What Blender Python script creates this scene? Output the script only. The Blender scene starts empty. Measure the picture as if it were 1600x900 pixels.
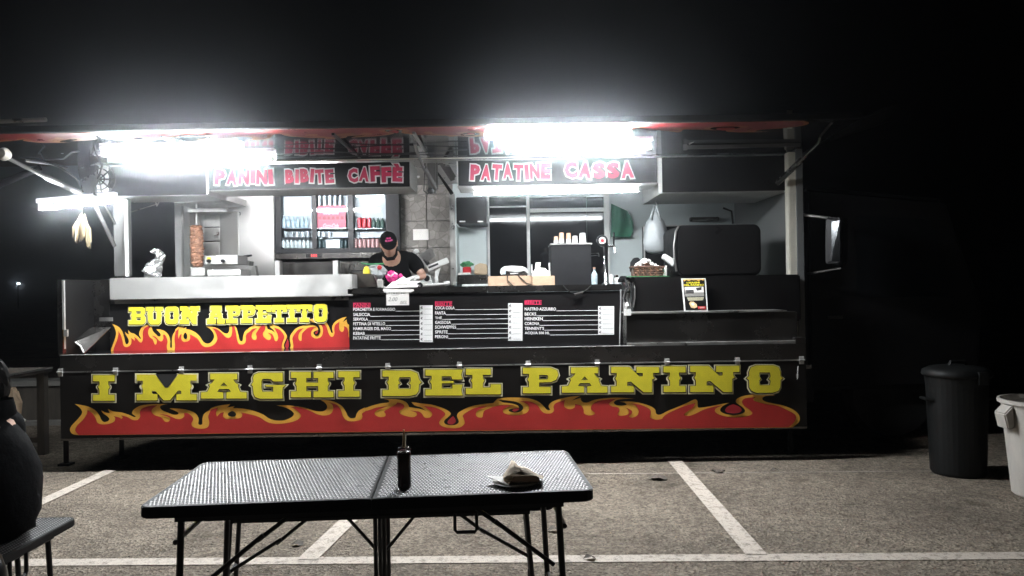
import bpy, bmesh, math, random
from mathutils import Vector, Matrix
from mathutils.geometry import tessellate_polygon
random.seed(7)
S = bpy.context.scene
COL = S.collection
# ------------------------------------------------------------------ camera, world, exposure
F, H, RHO = 1155.0, 1.55, .0165          # focal length in 1600-px units, eye height (m), camera roll
cd = bpy.data.cameras.new('camera'); cam = bpy.data.objects.new('camera', cd); COL.objects.link(cam)
cd.sensor_width = 36; cd.lens = 36*F/1600; cd.clip_end = 1000; cd.clip_start = .05
cam.matrix_world = Matrix.Translation((0, 0, H)) @ Matrix.Rotation(math.radians(90), 4, 'X') @ Matrix.Rotation(-RHO, 4, 'Z')
S.camera = cam
W = bpy.data.worlds.new('World'); S.world = W; W.use_nodes = True
bg = W.node_tree.nodes['Background']
sk = W.node_tree.nodes.new('ShaderNodeTexSky'); sk.sky_type = 'NISHITA'; sk.sun_disc = False
sk.sun_elevation = math.radians(-4); sk.sun_rotation = math.radians(200)
W.node_tree.links.new(sk.outputs[0], bg.inputs[0]); bg.inputs[1].default_value = .004
vs = S.view_settings; vs.view_transform = 'Standard'; vs.look = 'None'; vs.exposure = .2; vs.gamma = 1
S.cycles.max_bounces = 8; S.cycles.transparent_max_bounces = 12; S.cycles.sample_clamp_indirect = 4
S.cycles.use_denoising = True; S.cycles.caustics_reflective = False; S.cycles.caustics_refractive = False
TUBE = 600.0; BLOOM_HAZE = .0058

# ------------------------------------------------------------------ pixel <-> place
CR, SR = math.cos(RHO), math.sin(RHO)
def un(px, py):
    dx, dy = px-800, 450-py
    return dx*CR+dy*SR, -dx*SR+dy*CR
def P(px, py, Y):
    wx, wz = un(px, py); return Vector((wx/F*Y, Y, H+wz/F*Y))
def G(px, py, z=0.0):
    wx, wz = un(px, py); Y = (z-H)*F/wz; return Vector((wx/F*Y, Y, z))
def XZ(px, py, Y):
    p = P(px, py, Y); return p.x, p.z

# ------------------------------------------------------------------ materials
M = {}
def mat(name, col, rough=.5, metal=0, var=.12, scale=8, bump=0, bscale=60, emit=0, ecol=None, coat=0, spec=.5, rvar=.15, streak=None, trans=0, alpha=1, sss=0):
    m = bpy.data.materials.new(name); m.use_nodes = True; nt = m.node_tree; b = nt.nodes['Principled BSDF']
    N, L = nt.nodes.new, nt.links.new
    tc = N('ShaderNodeTexCoord'); mp = N('ShaderNodeMapping'); L(tc.outputs['Object'], mp.inputs[0])
    if streak: mp.inputs['Scale'].default_value = streak
    nz = N('ShaderNodeTexNoise'); nz.inputs['Scale'].default_value = scale; nz.inputs['Detail'].default_value = 6; nz.inputs['Roughness'].default_value = .65
    L(mp.outputs[0], nz.inputs['Vector'])
    r = N('ShaderNodeValToRGB'); e = r.color_ramp.elements
    e[0].position = .3; e[1].position = .72
    e[0].color = tuple(c*(1-var) for c in col)+(1,); e[1].color = tuple(min(1, c*(1+var)) for c in col)+(1,)
    L(nz.outputs['Fac'], r.inputs[0]); L(r.outputs[0], b.inputs['Base Color'])
    mr = N('ShaderNodeMapRange'); mr.inputs[1].default_value = .3; mr.inputs[2].default_value = .7
    mr.inputs[3].default_value = max(.02, rough*(1-rvar)); mr.inputs[4].default_value = min(1, rough*(1+rvar)+rvar*.1)
    L(nz.outputs['Fac'], mr.inputs[0]); L(mr.outputs[0], b.inputs['Roughness'])
    b.inputs['Metallic'].default_value = metal; b.inputs['Coat Weight'].default_value = coat; b.inputs['Specular IOR Level'].default_value = spec
    b.inputs['Transmission Weight'].default_value = trans; b.inputs['Alpha'].default_value = alpha
    if sss:
        b.inputs['Subsurface Weight'].default_value = sss; b.inputs['Subsurface Scale'].default_value = .01
    if emit:
        b.inputs['Emission Color'].default_value = (ecol or (1, 1, 1))+(1,); b.inputs['Emission Strength'].default_value = emit
    if bump:
        n2 = N('ShaderNodeTexNoise'); n2.inputs['Scale'].default_value = bscale; n2.inputs['Detail'].default_value = 4
        L(mp.outputs[0], n2.inputs['Vector'])
        bp = N('ShaderNodeBump'); bp.inputs['Strength'].default_value = bump; bp.inputs['Distance'].default_value = .01
        L(n2.outputs['Fac'], bp.inputs['Height']); L(bp.outputs[0], b.inputs['Normal'])
    M[name] = m; return m
def glass(name, tint=(.9, .95, 1), refl=.12):
    m = bpy.data.materials.new(name); m.use_nodes = True; nt = m.node_tree; nt.nodes.clear(); N, L = nt.nodes.new, nt.links.new
    o = N('ShaderNodeOutputMaterial'); mx = N('ShaderNodeMixShader'); t = N('ShaderNodeBsdfTransparent'); g = N('ShaderNodeBsdfGlossy')
    t.inputs[0].default_value = tint+(1,); g.inputs['Roughness'].default_value = .04; mx.inputs[0].default_value = refl
    L(t.outputs[0], mx.inputs[1]); L(g.outputs[0], mx.inputs[2]); L(mx.outputs[0], o.inputs[0]); M[name] = m
mat('black_panel', (.009, .0085, .0085), .3, var=.15, scale=3, spec=.22, rvar=.12)
mat('skirt_black', (.009, .0078, .007), .35, var=.15, scale=4, rvar=.12, spec=.25)
mat('canopy_black', (.010, .010, .011), .06, var=.15, scale=3, rvar=.3)
mat('black_matte', (.008, .008, .0085), .6, var=.3, scale=12, spec=.2)
mat('black_plastic', (.010, .010, .0115), .4, var=.3, scale=20, spec=.3)
mat('black_cloth', (.007, .007, .0075), .95, var=.3, scale=40, bump=.3, bscale=90, spec=.08)
mat('jacket', (.0035, .0035, .004), .95, var=.4, scale=14, bump=.5, bscale=24, spec=.04)
mat('steel', (.66, .65, .63), .48, .75, var=.10, scale=4, bump=.012, bscale=14, rvar=.3)
mat('steel_worn', (.50, .49, .47), .36, .9, var=.2, scale=6, bump=.03, bscale=14, rvar=.5)
mat('steel_dark', (.17, .16, .152), .24, .95, var=.12, scale=2.5, bump=.02, bscale=7, rvar=.25)
mat('steel_grey', (.24, .235, .23), .42, .85, var=.15, scale=5, rvar=.25)
mat('chrome', (.75, .75, .76), .12, 1, var=.05)
mat('white_paint', (.72, .72, .70), .4, var=.06, scale=6)
mat('wall_white', (.62, .68, .68), .5, var=.06, scale=3)
mat('wall_grey', (.17, .175, .175), .55, var=.12, scale=3)
mat('cream_paint', (.70, .67, .58), .45, var=.08)
mat('yellow', (.82, .72, .045), .42, var=.10, scale=5)
mat('cream_line', (.82, .78, .55), .45, var=.08, scale=20)
mat('orange', (.82, .43, .06), .42, var=.06, scale=20)
mat('red', (.47, .03, .028), .40, var=.16, scale=3.5)
mat('red_dark', (.36, .02, .03), .42, var=.1)
mat('pink_red', (.60, .035, .10), .45, var=.05)
mat('white_print', (.80, .79, .77), .5, var=.03)
mat('ink', (.02, .02, .02), .6)
mat('cable', (.012, .012, .012), .5)
mat('cardboard', (.55, .38, .26), .85, var=.1, scale=30)
mat('paper', (.80, .78, .74), .8, var=.05, bump=.2, bscale=30)
mat('kraft', (.52, .40, .27), .85, var=.12, scale=25, bump=.5, bscale=40)
mat('skin', (.52, .30, .22), .5, var=.08, scale=20, sss=.1)
mat('glove', (.74, .73, .70), .5, var=.05, bump=.3, bscale=60)
mat('hair', (.004, .003, .0025), .8, var=.4, scale=60, spec=.05)
mat('meat', (.40, .21, .135), .55, var=.5, scale=26, bump=.9, bscale=45)
mat('husk', (.74, .60, .38), .75, var=.2, scale=18, streak=(8, 8, 1))
mat('green', (.05, .25, .10), .6, var=.3, scale=20)
mat('apron_green', (.03, .13, .08), .85, var=.2, scale=10, bump=.3, bscale=20)
mat('bag_white', (.36, .38, .39), .35, var=.08, bump=.7, bscale=18, trans=.0)
mat('foil', (.72, .72, .72), .22, .85, var=.1, bump=1, bscale=30)
mat('wicker', (.10, .045, .03), .6, var=.4, scale=40, bump=.6, bscale=80)
mat('wicker_light', (.20, .09, .06), .6, var=.3, scale=40, bump=.6, bscale=80)
mat('sauce', (.035, .010, .008), .25, var=.2, scale=10)
mat('table_plastic', (.055, .050, .047), .30, var=.2, scale=40)
mat('brown_tub', (.06, .052, .045), .3, var=.3, scale=6)
mat('pink_bag', (.85, .06, .30), .3, var=.15, bump=.5, bscale=30)
mat('yellow_bag', (.80, .62, .05), .4, var=.1)
mat('bread', (.60, .42, .22), .8, var=.2, scale=20)
mat('red_can', (.55, .03, .04), .3, .2, var=.15, scale=40)
mat('pink_can', (.55, .30, .28), .3, .2, var=.3, scale=60)
mat('dark_can', (.05, .07, .07), .3, .2, var=.4, scale=60)
mat('silver_can', (.55, .56, .57), .3, .8, var=.2, scale=60)
mat('bottle_blue', (.46, .56, .60), .15, var=.3, scale=50)
mat('bottle_clear', (.60, .62, .60), .12, var=.4, scale=40)
mat('bottle_green', (.10, .15, .12), .12, var=.4, scale=50)
mat('crate_red', (.62, .06, .10), .4, var=.1)
mat('fridge_black', (.010, .0105, .012), .4, var=.2, spec=.25)
mat('fridge_inside', (.62, .63, .63), .5, var=.05)
mat('terracotta', (.70, .40, .26), .6)
mat('bin_black', (.008, .0085, .0085), .5, var=.25, scale=10, bump=.12, bscale=40, spec=.2)
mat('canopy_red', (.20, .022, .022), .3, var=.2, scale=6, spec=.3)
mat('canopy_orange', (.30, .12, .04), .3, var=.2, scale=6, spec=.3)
mat('weave', (.10, .096, .094), .30, var=.25, scale=30)
mat('table_base', (.006, .006, .006), .6, spec=.12)
mat('bin_white', (.50, .47, .43), .55, var=.14, scale=7, bump=.12, bscale=30, streak=(1, 1, .4))
mat('wood_grey', (.10, .085, .07), .8, var=.4, scale=10, streak=(1, 1, .2), bump=.3)
mat('concrete', (.26, .25, .23), .9, var=.2, scale=8, bump=.4)
mat('sack', (.42, .30, .20), .9, var=.3, scale=8, bump=.5)
mat('led_red', (.5, .02, .02), .4, emit=1.2, ecol=(1, .05, .05))
mat('far_bulb', (.9, .9, 1), .4, emit=14, ecol=(.8, .9, 1))
mat('tyre', (.012, .012, .012), .8)
mat('tube_glow', (.9, .9, .9), .4, emit=TUBE, ecol=(.93, .97, 1))
mat('inner_glow', (.9, .9, .9), .4, emit=TUBE*.10, ecol=(.90, .97, 1))
mat('left_glow', (.9, .9, .9), .4, emit=TUBE*.62, ecol=(.97, .97, 1))
mat('dim_glow', (.9, .9, .9), .4, emit=TUBE*.3, ecol=(.90, .97, 1))
def thin_paper(name, col, k=.05):
    mat(name, col, .85, var=.10, scale=25, bump=.5, bscale=40); m = M[name]; nt = m.node_tree; N, L = nt.nodes.new, nt.links.new
    p = nt.nodes['Principled BSDF']; t = N('ShaderNodeBsdfTranslucent'); t.inputs[0].default_value = col+(1,); x = N('ShaderNodeMixShader'); x.inputs[0].default_value = k
    o = nt.nodes['Material Output']; L(p.outputs[0], x.inputs[1]); L(t.outputs[0], x.inputs[2]); L(x.outputs[0], o.inputs[0])
thin_paper('wrap_paper', (.72, .60, .46)); thin_paper('plate_paper', (.80, .78, .74), .35); mat('toast', (.10, .055, .03), .8, var=.3, scale=30); mat('fridge_lamp', (.9, .9, .9), emit=9, ecol=(.9, .96, 1))
glass('pane', (.93, .96, .98), .02); glass('clear_plastic', (.86, .86, .86), .16); glass('thin_bag', (.72, .74, .76), .2)
mat('mirror_glass', (.06, .062, .065), .12, 1, var=.02)

def asphalt():
    m = bpy.data.materials.new('asphalt'); m.use_nodes = True; nt = m.node_tree; b = nt.nodes['Principled BSDF']; N, L = nt.nodes.new, nt.links.new
    tc = N('ShaderNodeTexCoord')
    def noise(s, d=5, ro=.6):
        n = N('ShaderNodeTexNoise'); n.inputs['Scale'].default_value = s; n.inputs['Detail'].default_value = d; n.inputs['Roughness'].default_value = ro
        L(tc.outputs['Object'], n.inputs['Vector']); return n.outputs['Fac']
    def mul(a, c):
        x = N('ShaderNodeMix'); x.data_type = 'RGBA'; x.blend_type = 'MULTIPLY'; x.inputs[0].default_value = 1
        L(a, x.inputs[6]); L(c, x.inputs[7]); return x.outputs[2]
    def ramp(f, p0, c0, p1, c1):
        r = N('ShaderNodeValToRGB'); e = r.color_ramp.elements; e[0].position = p0; e[0].color = c0+(1,); e[1].position = p1; e[1].color = c1+(1,); L(f, r.inputs[0]); return r.outputs[0]
    v = N('ShaderNodeTexVoronoi'); v.inputs['Scale'].default_value = 62; L(tc.outputs['Object'], v.inputs['Vector'])
    stones = ramp(v.outputs['Color'], .1, (.20, .171, .138), .95, (.44, .38, .31))
    big = ramp(noise(1.1, 7, .68), .36, (.66, .65, .64), .60, (1.14, 1.12, 1.1))
    mid = ramp(noise(14, 5), .36, (.72, .71, .70), .56, (1.08, 1.07, 1.05))
    spot = ramp(noise(46, 5, .72), .36, (.30, .27, .24), .455, (1, 1, 1))
    oil = ramp(noise(2.3, 5, .6), .31, (.52, .50, .48), .41, (1, 1, 1))
    c = mul(mul(mul(mul(stones, big), mid), spot), oil)
    L(c, b.inputs['Base Color']); b.inputs['Roughness'].default_value = .85; b.inputs['Specular IOR Level'].default_value = .3
    ad = N('ShaderNodeMath'); ad.operation = 'MULTIPLY_ADD'; L(noise(160, 3), ad.inputs[0]); ad.inputs[1].default_value = .9; L(v.outputs['Distance'], ad.inputs[2])
    a2 = N('ShaderNodeMath'); a2.operation = 'MULTIPLY_ADD'; L(noise(42, 4), a2.inputs[0]); a2.inputs[1].default_value = 1.6; L(ad.outputs[0], a2.inputs[2])
    bp = N('ShaderNodeBump'); bp.inputs['Strength'].default_value = 1; bp.inputs['Distance'].default_value = .022
    L(a2.outputs[0], bp.inputs['Height']); L(bp.outputs[0], b.inputs['Normal']); M['asphalt'] = m
    # worn road paint
    m = bpy.data.materials.new('road_paint'); m.use_nodes = True; nt = m.node_tree; b = nt.nodes['Principled BSDF']; N, L = nt.nodes.new, nt.links.new
    tc = N('ShaderNodeTexCoord')
    c = mul(ramp(noise(20, 9, .78), .39, (.22, .19, .158), .50, (.48, .42, .36)), ramp(noise(90, 3), .30, (.5, .48, .46), .45, (1, 1, 1)))
    L(c, b.inputs['Base Color']); b.inputs['Roughness'].default_value = .8
    bp = N('ShaderNodeBump'); bp.inputs['Strength'].default_value = .6; bp.inputs['Distance'].default_value = .006
    L(noise(110, 4), bp.inputs['Height']); L(bp.outputs[0], b.inputs['Normal']); M['road_paint'] = m
    # flagstone print of the wall tiles
    m = bpy.data.materials.new('stone_tile'); m.use_nodes = True; nt = m.node_tree; b = nt.nodes['Principled BSDF']; N, L = nt.nodes.new, nt.links.new
    tc = N('ShaderNodeTexCoord')
    v = N('ShaderNodeTexVoronoi'); v.inputs['Scale'].default_value = 11; L(tc.outputs['Object'], v.inputs['Vector'])
    e = N('ShaderNodeTexVoronoi'); e.feature = 'DISTANCE_TO_EDGE'; e.inputs['Scale'].default_value = 11; L(tc.outputs['Object'], e.inputs['Vector'])
    c = mul(mul(ramp(v.outputs['Color'], .2, (.20, .19, .175), .8, (.34, .32, .30)), ramp(e.outputs['Distance'], .0, (.6, .58, .55), .06, (1, 1, 1))), ramp(noise(9), .35, (.72, .7, .68), .65, (1.05, 1.04, 1.02)))
    L(c, b.inputs['Base Color']); b.inputs['Roughness'].default_value = .45; M['stone_tile'] = m
asphalt()

# ------------------------------------------------------------------ mesh builder
class MB:
    def __init__(s): s.v = []; s.f = []; s.m = []; s.mats = []; s.cur = 0; s.sm = []; s.smooth = False
    def use(s, name):
        if name not in s.mats: s.mats.append(name)
        s.cur = s.mats.index(name); return s
    def add(s, vs, fs):
        o = len(s.v); s.v += [Vector(v) for v in vs]
        for f in fs: s.f.append([o+i for i in f]); s.m.append(s.cur); s.sm.append(s.smooth)
        return s
    def box(s, x0, x1, y0, y1, z0, z1):
        x0, x1 = min(x0, x1), max(x0, x1); y0, y1 = min(y0, y1), max(y0, y1); z0, z1 = min(z0, z1), max(z0, z1)
        return s.add([(x0, y0, z0), (x1, y0, z0), (x1, y1, z0), (x0, y1, z0), (x0, y0, z1), (x1, y0, z1), (x1, y1, z1), (x0, y1, z1)],
                     [(0, 3, 2, 1), (4, 5, 6, 7), (0, 1, 5, 4), (1, 2, 6, 5), (2, 3, 7, 6), (3, 0, 4, 7)])
    def pbox(s, px0, py0, px1, py1, Y, d):          # box whose front face fills a picture rectangle at depth Y
        cx, cy = (px0+px1)/2, (py0+py1)/2
        return s.box(XZ(px0, cy, Y)[0], XZ(px1, cy, Y)[0], Y, Y+d, XZ(cx, py0, Y)[1], XZ(cx, py1, Y)[1])
    def prism(s, pts, dv):                          # polygon (3-D points) extruded along dv
        pts = [Vector(p) for p in pts]; n = len(pts); dv = Vector(dv)
        nn = sum(((pts[i]-pts[0]).cross(pts[(i+1) % n]-pts[0]) for i in range(n)), Vector())
        if nn.dot(dv) > 0: pts.reverse()
        t = tessellate_polygon([pts]); vs = pts+[p+dv for p in pts]; fs = []
        for a, b, c in t:
            q = (pts[b]-pts[a]).cross(pts[c]-pts[a])
            if q.dot(dv) > 0: a, b, c = a, c, b
            fs += [(a, b, c), (n+c, n+b, n+a)]
        fs += [(i, i+n, (i+1) % n+n, (i+1) % n) for i in range(n)]
        return s.add(vs, fs)
    def ppoly(s, pp, Y, d): return s.prism([P(x, y, Y) for x, y in pp], (0, d, 0))
    def tube(s, pts, r, seg=8, cap=True):
        pts = [Vector(p) for p in pts]; n = len(pts); rr = r if isinstance(r, (list, tuple)) else [r]*n; vs = []; fs = []
        up = None
        for i, p in enumerate(pts):
            t = (pts[min(i+1, n-1)]-pts[max(i-1, 0)]).normalized()
            if up is None: up = Vector((0, 0, 1)) if abs(t.z) < .9 else Vector((1, 0, 0))
            a = t.cross(up).normalized(); up = a.cross(t).normalized()
            for k in range(seg):
                th = 2*math.pi*(k+.5)/seg; vs.append(p+(a*math.cos(th)+up*math.sin(th))*rr[i])
        for i in range(n-1):
            for k in range(seg):
                k2 = (k+1) % seg; fs.append((i*seg+k, i*seg+k2, (i+1)*seg+k2, (i+1)*seg+k))
        if cap: fs += [tuple(range(seg))[::-1], tuple((n-1)*seg+k for k in range(seg))]
        return s.add(vs, fs)
    def lathe(s, prof, c, seg=20, sx=1, axis='z', jit=0):
        vs = []; fs = []; c = Vector(c); n = len(prof)
        for r, z in prof:
            for k in range(seg):
                th = 2*math.pi*k/seg; q = r*(1+random.uniform(-jit, jit))
                o = Vector((math.cos(th)*q*sx, math.sin(th)*q, z))
                if axis == 'y': o = Vector((o.x, o.z, o.y))
                elif axis == 'x': o = Vector((o.z, o.y, o.x))
                vs.append(c+o)
        for i in range(n-1):
            for k in range(seg):
                k2 = (k+1) % seg; fs.append((i*seg+k, i*seg+k2, (i+1)*seg+k2, (i+1)*seg+k))
        if prof[0][0] > 1e-6: fs.append(tuple(range(seg))[::-1])
        if prof[-1][0] > 1e-6: fs.append(tuple((n-1)*seg+k for k in range(seg)))
        if axis != 'z': fs = [f[::-1] for f in fs]
        return s.add(vs, fs)
    def flat(s, contours, fn):                      # contours of 2-D points (outer, holes...) mapped by fn to a sheet facing the camera side
        pl = [[Vector((x, y, 0)) for x, y in c] for c in contours]
        t = tessellate_polygon(pl); al = [p for c in pl for p in c]; fs = []
        ps = [fn(p.x, p.y) for p in al]
        for a, b, c in t:
            q = (ps[b]-ps[a]).cross(ps[c]-ps[a])
            if q.length < 1e-12: continue
            fs.append((a, b, c) if q.y < 0 or (abs(q.y) < 1e-9 and q.z < 0) else (a, c, b))
        return s.add(ps, fs)
    def build(s, name, parent=None, bevel=0, seg=2, smooth=None):
        me = bpy.data.meshes.new(name)
        off = parent.matrix_world.translation.copy() if parent else Vector()
        if parent:
            off = Vector(); q = parent
            while q: off += q.location; q = q.parent
        me.from_pydata([v-off for v in s.v], [], s.f)
        for k in s.mats: me.materials.append(M[k])
        for p, mi, sm in zip(me.polygons, s.m, s.sm): p.material_index = mi; p.use_smooth = sm if smooth is None else smooth
        if bevel:
            bm = bmesh.new(); bm.from_mesh(me); bmesh.ops.remove_doubles(bm, verts=bm.verts, dist=1e-5)
            ed = [e for e in bm.edges if e.is_manifold and e.calc_face_angle(0) > .6]
            bmesh.ops.bevel(bm, geom=ed, offset=bevel, segments=seg, affect='EDGES', clamp_overlap=True); bm.to_mesh(me); bm.free()
        o = bpy.data.objects.new(name, me); COL.objects.link(o); o.parent = parent; return o
def mb(m): return MB().use(m)
def tag(o, label, cat, group=None, kind=None):
    if label: o['label'] = label
    if cat: o['category'] = cat
    if group: o['group'] = group
    if kind: o['kind'] = kind
    return o
def thing(name, label, cat, loc=(0, 0, 0), group=None):
    o = bpy.data.objects.new(name, None); COL.objects.link(o); o.location = loc; o.empty_display_size = .1
    return tag(o, label, cat, group)
def struct(o): o['kind'] = 'structure'; return o
def copy_tree(o, parent=None):
    c = o.copy(); COL.objects.link(c); c.parent = parent
    for ch in list(o.children): copy_tree(ch, c)
    return c
def offset_poly(pts, d):                            # miter offset of a closed polygon, outward for d > 0
    n = len(pts); A = sum(pts[i][0]*pts[(i+1) % n][1]-pts[(i+1) % n][0]*pts[i][1] for i in range(n)); sg = 1 if A > 0 else -1; out = []
    for i in range(n):
        p0, p, p1 = Vector(pts[i-1]), Vector(pts[i]), Vector(pts[(i+1) % n])
        e0, e1 = (p-p0), (p1-p)
        if e0.length < 1e-9 or e1.length < 1e-9: out.append(tuple(p)); continue
        e0.normalize(); e1.normalize(); n0 = Vector((e0.y, -e0.x))*sg; n1 = Vector((e1.y, -e1.x))*sg
        b = n0+n1; L = b.length
        if L < .3: out.append(tuple(p+n0*d)); continue
        b /= L; k = min(1/max(b.dot(n0), .35), 1.8); out.append(tuple(p+b*d*k))
    return out
def spline(pts, k=4):                               # Catmull-Rom through points; a third element marks a sharp corner
    n = len(pts); out = []
    for i in range(n):
        a, b, c, d = pts[i-1], pts[i], pts[(i+1) % n], pts[(i+2) % n]
        m1 = [(c[j]-a[j])*.5 for j in (0, 1)]; m2 = [(d[j]-b[j])*.5 for j in (0, 1)]
        if len(b) > 2: m1 = [(c[j]-b[j])*.7 for j in (0, 1)]
        if len(c) > 2: m2 = [(c[j]-b[j])*.7 for j in (0, 1)]
        if len(b) > 2 and len(c) > 2 and b[2] == 2: out.append(b[:2]); continue
        L = math.hypot(c[0]-b[0], c[1]-b[1])
        for m in (m1, m2):
            q = math.hypot(*m)
            if q > L*1.1: m[0] *= L*1.1/q; m[1] *= L*1.1/q
        for s in range(k):
            t = s/k; h1 = 2*t**3-3*t**2+1; h2 = t**3-2*t**2+t; h3 = -2*t**3+3*t**2; h4 = t**3-t**2
            out.append(tuple(h1*b[j]+h2*m1[j]+h3*c[j]+h4*m2[j] for j in (0, 1)))
    return out
# ------------------------------------------------------------------ lettering
Ls = lambda x: [(x, .24), (x, .44), (x-.06, .53), (x-.06, .56), (x, .63), (x, .76)]        # left side of a stem, upward
Rs = lambda x: [(x, .76), (x, .63), (x+.06, .56), (x+.06, .53), (x, .44), (x, .24)]        # right side, downward
GL = {
'I': [[(0,1),(.85,1),(.85,.76)]+Rs(.60)+[(.85,.24),(.85,0),(0,0),(0,.24)]+Ls(.25)+[(0,.76)]],
'H': [[(0,1),(.78,1),(.78,.76),(.60,.76),(.60,.58),(1.06,.58),(1.06,.76),(.88,.76),(.88,1),(1.66,1),(1.66,.76)]+Rs(1.44)+[(1.66,.24),(1.66,0),(.88,0),(.88,.24),(1.06,.24),(1.06,.44),(.60,.44),(.60,.24),(.78,.24),(.78,0),(0,0),(0,.24)]+Ls(.22)+[(0,.76)]],
'M': [[(0,1),(.72,1),(1.1,.48),(1.24,.48),(1.62,1),(2.35,1),(2.35,.76)]+Rs(2.1)+[(2.35,.24),(2.35,0),(1.55,0),(1.55,.24),(1.74,.25),(1.74,.36),(1.62,.38),(1.3,0),(1.05,0),(.72,.38),(.6,.36),(.6,.25),(.82,.24),(.82,0),(0,0),(0,.24)]+Ls(.24)+[(0,.76)]],
'A': [[(.36,1),(1.43,1),(1.43,.76),(1.27,.76),(1.37,.62),(1.50,.55),(1.45,.5),(1.55,.27),(1.8,.25),(1.8,0),(1.0,0),(1.0,.25),(1.17,.27),(1.1,.38),(.72,.38),(.64,.27),(.88,.25),(.88,0),(0,0),(0,.25),(.25,.27),(.36,.5),(.3,.55),(.43,.62),(.54,.76),(.36,.76)],[(.9,.64),(1.03,.5),(.77,.5)]],
'G': [[(1.3,1),(.3,1),(.12,.93),(.06,.8),(.08,.65),(-.02,.53),(.06,.48),(.08,.2),(.16,.06),(.35,0),(1.3,0),(1.28,.2),(1.3,.42),(1.44,.53),(.58,.53),(.58,.47),(.9,.46),(.9,.27),(.46,.27),(.42,.4),(.42,.68),(.46,.76),(.8,.76),(.9,.66),(1.3,.66)]],
'D': [[(0,1),(1.1,1),(1.35,.9),(1.42,.65),(1.52,.53),(1.42,.46),(1.4,.2),(1.3,.06),(1.05,0),(0,0),(0,.24)]+Ls(.24)+[(0,.76)],[(.66,.74),(1.08,.74),(1.1,.6),(1.02,.5),(1.1,.44),(1.08,.28),(.62,.28),(.6,.44),(.7,.5),(.62,.6)]],
'E': [[(0,1),(1.45,1),(1.4,.8),(1.45,.62),(1.05,.62),(1.0,.74),(.64,.74),(.64,.56),(1.1,.56),(1.1,.47),(.64,.47),(.64,.27),(1.05,.27),(1.05,.42),(1.45,.42),(1.4,.2),(1.45,0),(0,0),(0,.24)]+Ls(.24)+[(0,.76)]],
'L': [[(0,1),(1.0,1),(1.0,.76)]+Rs(.68)[:-1]+[(.68,.27),(.98,.27),(.98,.4),(1.4,.4),(1.4,0),(0,0),(0,.24)]+Ls(.26)+[(0,.76)]],
'P': [[(0,1),(1.1,1),(1.35,.9),(1.4,.72),(1.3,.52),(1.1,.44),(.64,.42),(.64,.25),(1.1,.25),(1.1,0),(0,0),(0,.24)]+Ls(.24)+[(0,.76)],[(.64,.72),(.95,.72),(1.0,.64),(.95,.54),(.64,.54)]],
'N': [[(0,1),(.72,1),(1.12,.62),(1.25,.64),(1.25,.76),(1.0,.76),(1.0,1),(1.9,1),(1.9,.76),(1.66,.76),(1.66,.64),(1.73,.55),(1.62,.5),(1.62,0),(1.28,0),(.78,.42),(.64,.4),(.64,.25),(.9,.25),(.9,0),(0,0),(0,.24)]+Ls(.22)+[(0,.76)]],
'O': [[(.35,1),(1.08,1),(1.3,.93),(1.38,.75),(1.37,.62),(1.48,.53),(1.38,.46),(1.37,.2),(1.28,.07),(1.05,0),(.38,0),(.15,.07),(.06,.2),(.05,.46),(-.05,.53),(.06,.62),(.05,.75),(.13,.93)],[(.5,.74),(.93,.74),(.96,.6),(.88,.5),(.96,.44),(.93,.28),(.5,.28),(.47,.44),(.55,.5),(.47,.6)]],
'B': [[(0,1),(1.1,1),(1.33,.9),(1.35,.65),(1.22,.53),(1.37,.42),(1.38,.15),(1.2,0),(0,0),(0,.24)]+Ls(.24)+[(0,.76)],[(.62,.78),(1.0,.78),(1.0,.62),(.62,.62)],[(.62,.42),(1.02,.42),(1.02,.24),(.62,.24)]],
'U': [[(0,1),(.7,1),(.7,.76),(.6,.76),(.6,.4),(.65,.27),(.95,.27),(1.0,.4),(1.0,.76),(.85,.76),(.85,1),(1.55,1),(1.55,.76)]+Rs(1.38)[:-1]+[(1.38,.3),(1.34,.12),(1.15,0),(.42,0),(.22,.12),(.18,.3)]+Ls(.18)[1:]+[(0,.76)]],
'T': [[(0,1),(1.5,1),(1.5,.6),(1.15,.6),(1.15,.72)]+[(.93,.76)]+Rs(.93)[1:]+[(1.2,.24),(1.2,0),(.3,0),(.3,.24)]+Ls(.57)[:-1]+[(.57,.76),(.35,.72),(.35,.6),(0,.6)]],
}
def western(letters, Y, name, parent, o1, o2, step=.0025):
    """slab-serif painted letters: (char, x0, y0, x1, y1) in picture px at plane Y; cream rim, black gap, yellow body."""
    m = MB()
    for ch, x0, y0, x1, y1 in letters:
        g = GL[ch]; xs = [p[0] for p in g[0]]; mn = max(0, min(xs)); mx = max(xs)
        wd = {'O': 1.43, 'G': 1.40, 'D': 1.44}.get(ch, mx)
        sx = (x1-x0)/wd; sy = (y1-y0)
        base = [[(x0+x*sx, y1-y*sy) for x, y in c] for c in g]
        for off, mt, k, sh in ((o2, 'cream_line', 1, .9), (o1, 'ink', 2, .5), (0, 'yellow', 3, 0)):
            cs = [offset_poly(c, off if i == 0 else -off*.8) for i, c in enumerate(base)]
            m.use(mt)
            m.flat([[(x-sh*.5, y+sh) for x, y in c] for c in cs], lambda x, y: P(x, y, Y)-Vector((0, step*k, 0)))
    return m.build(name, parent)
DG = bpy.context.evaluated_depsgraph_get
FONT_CACHE = {}
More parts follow.
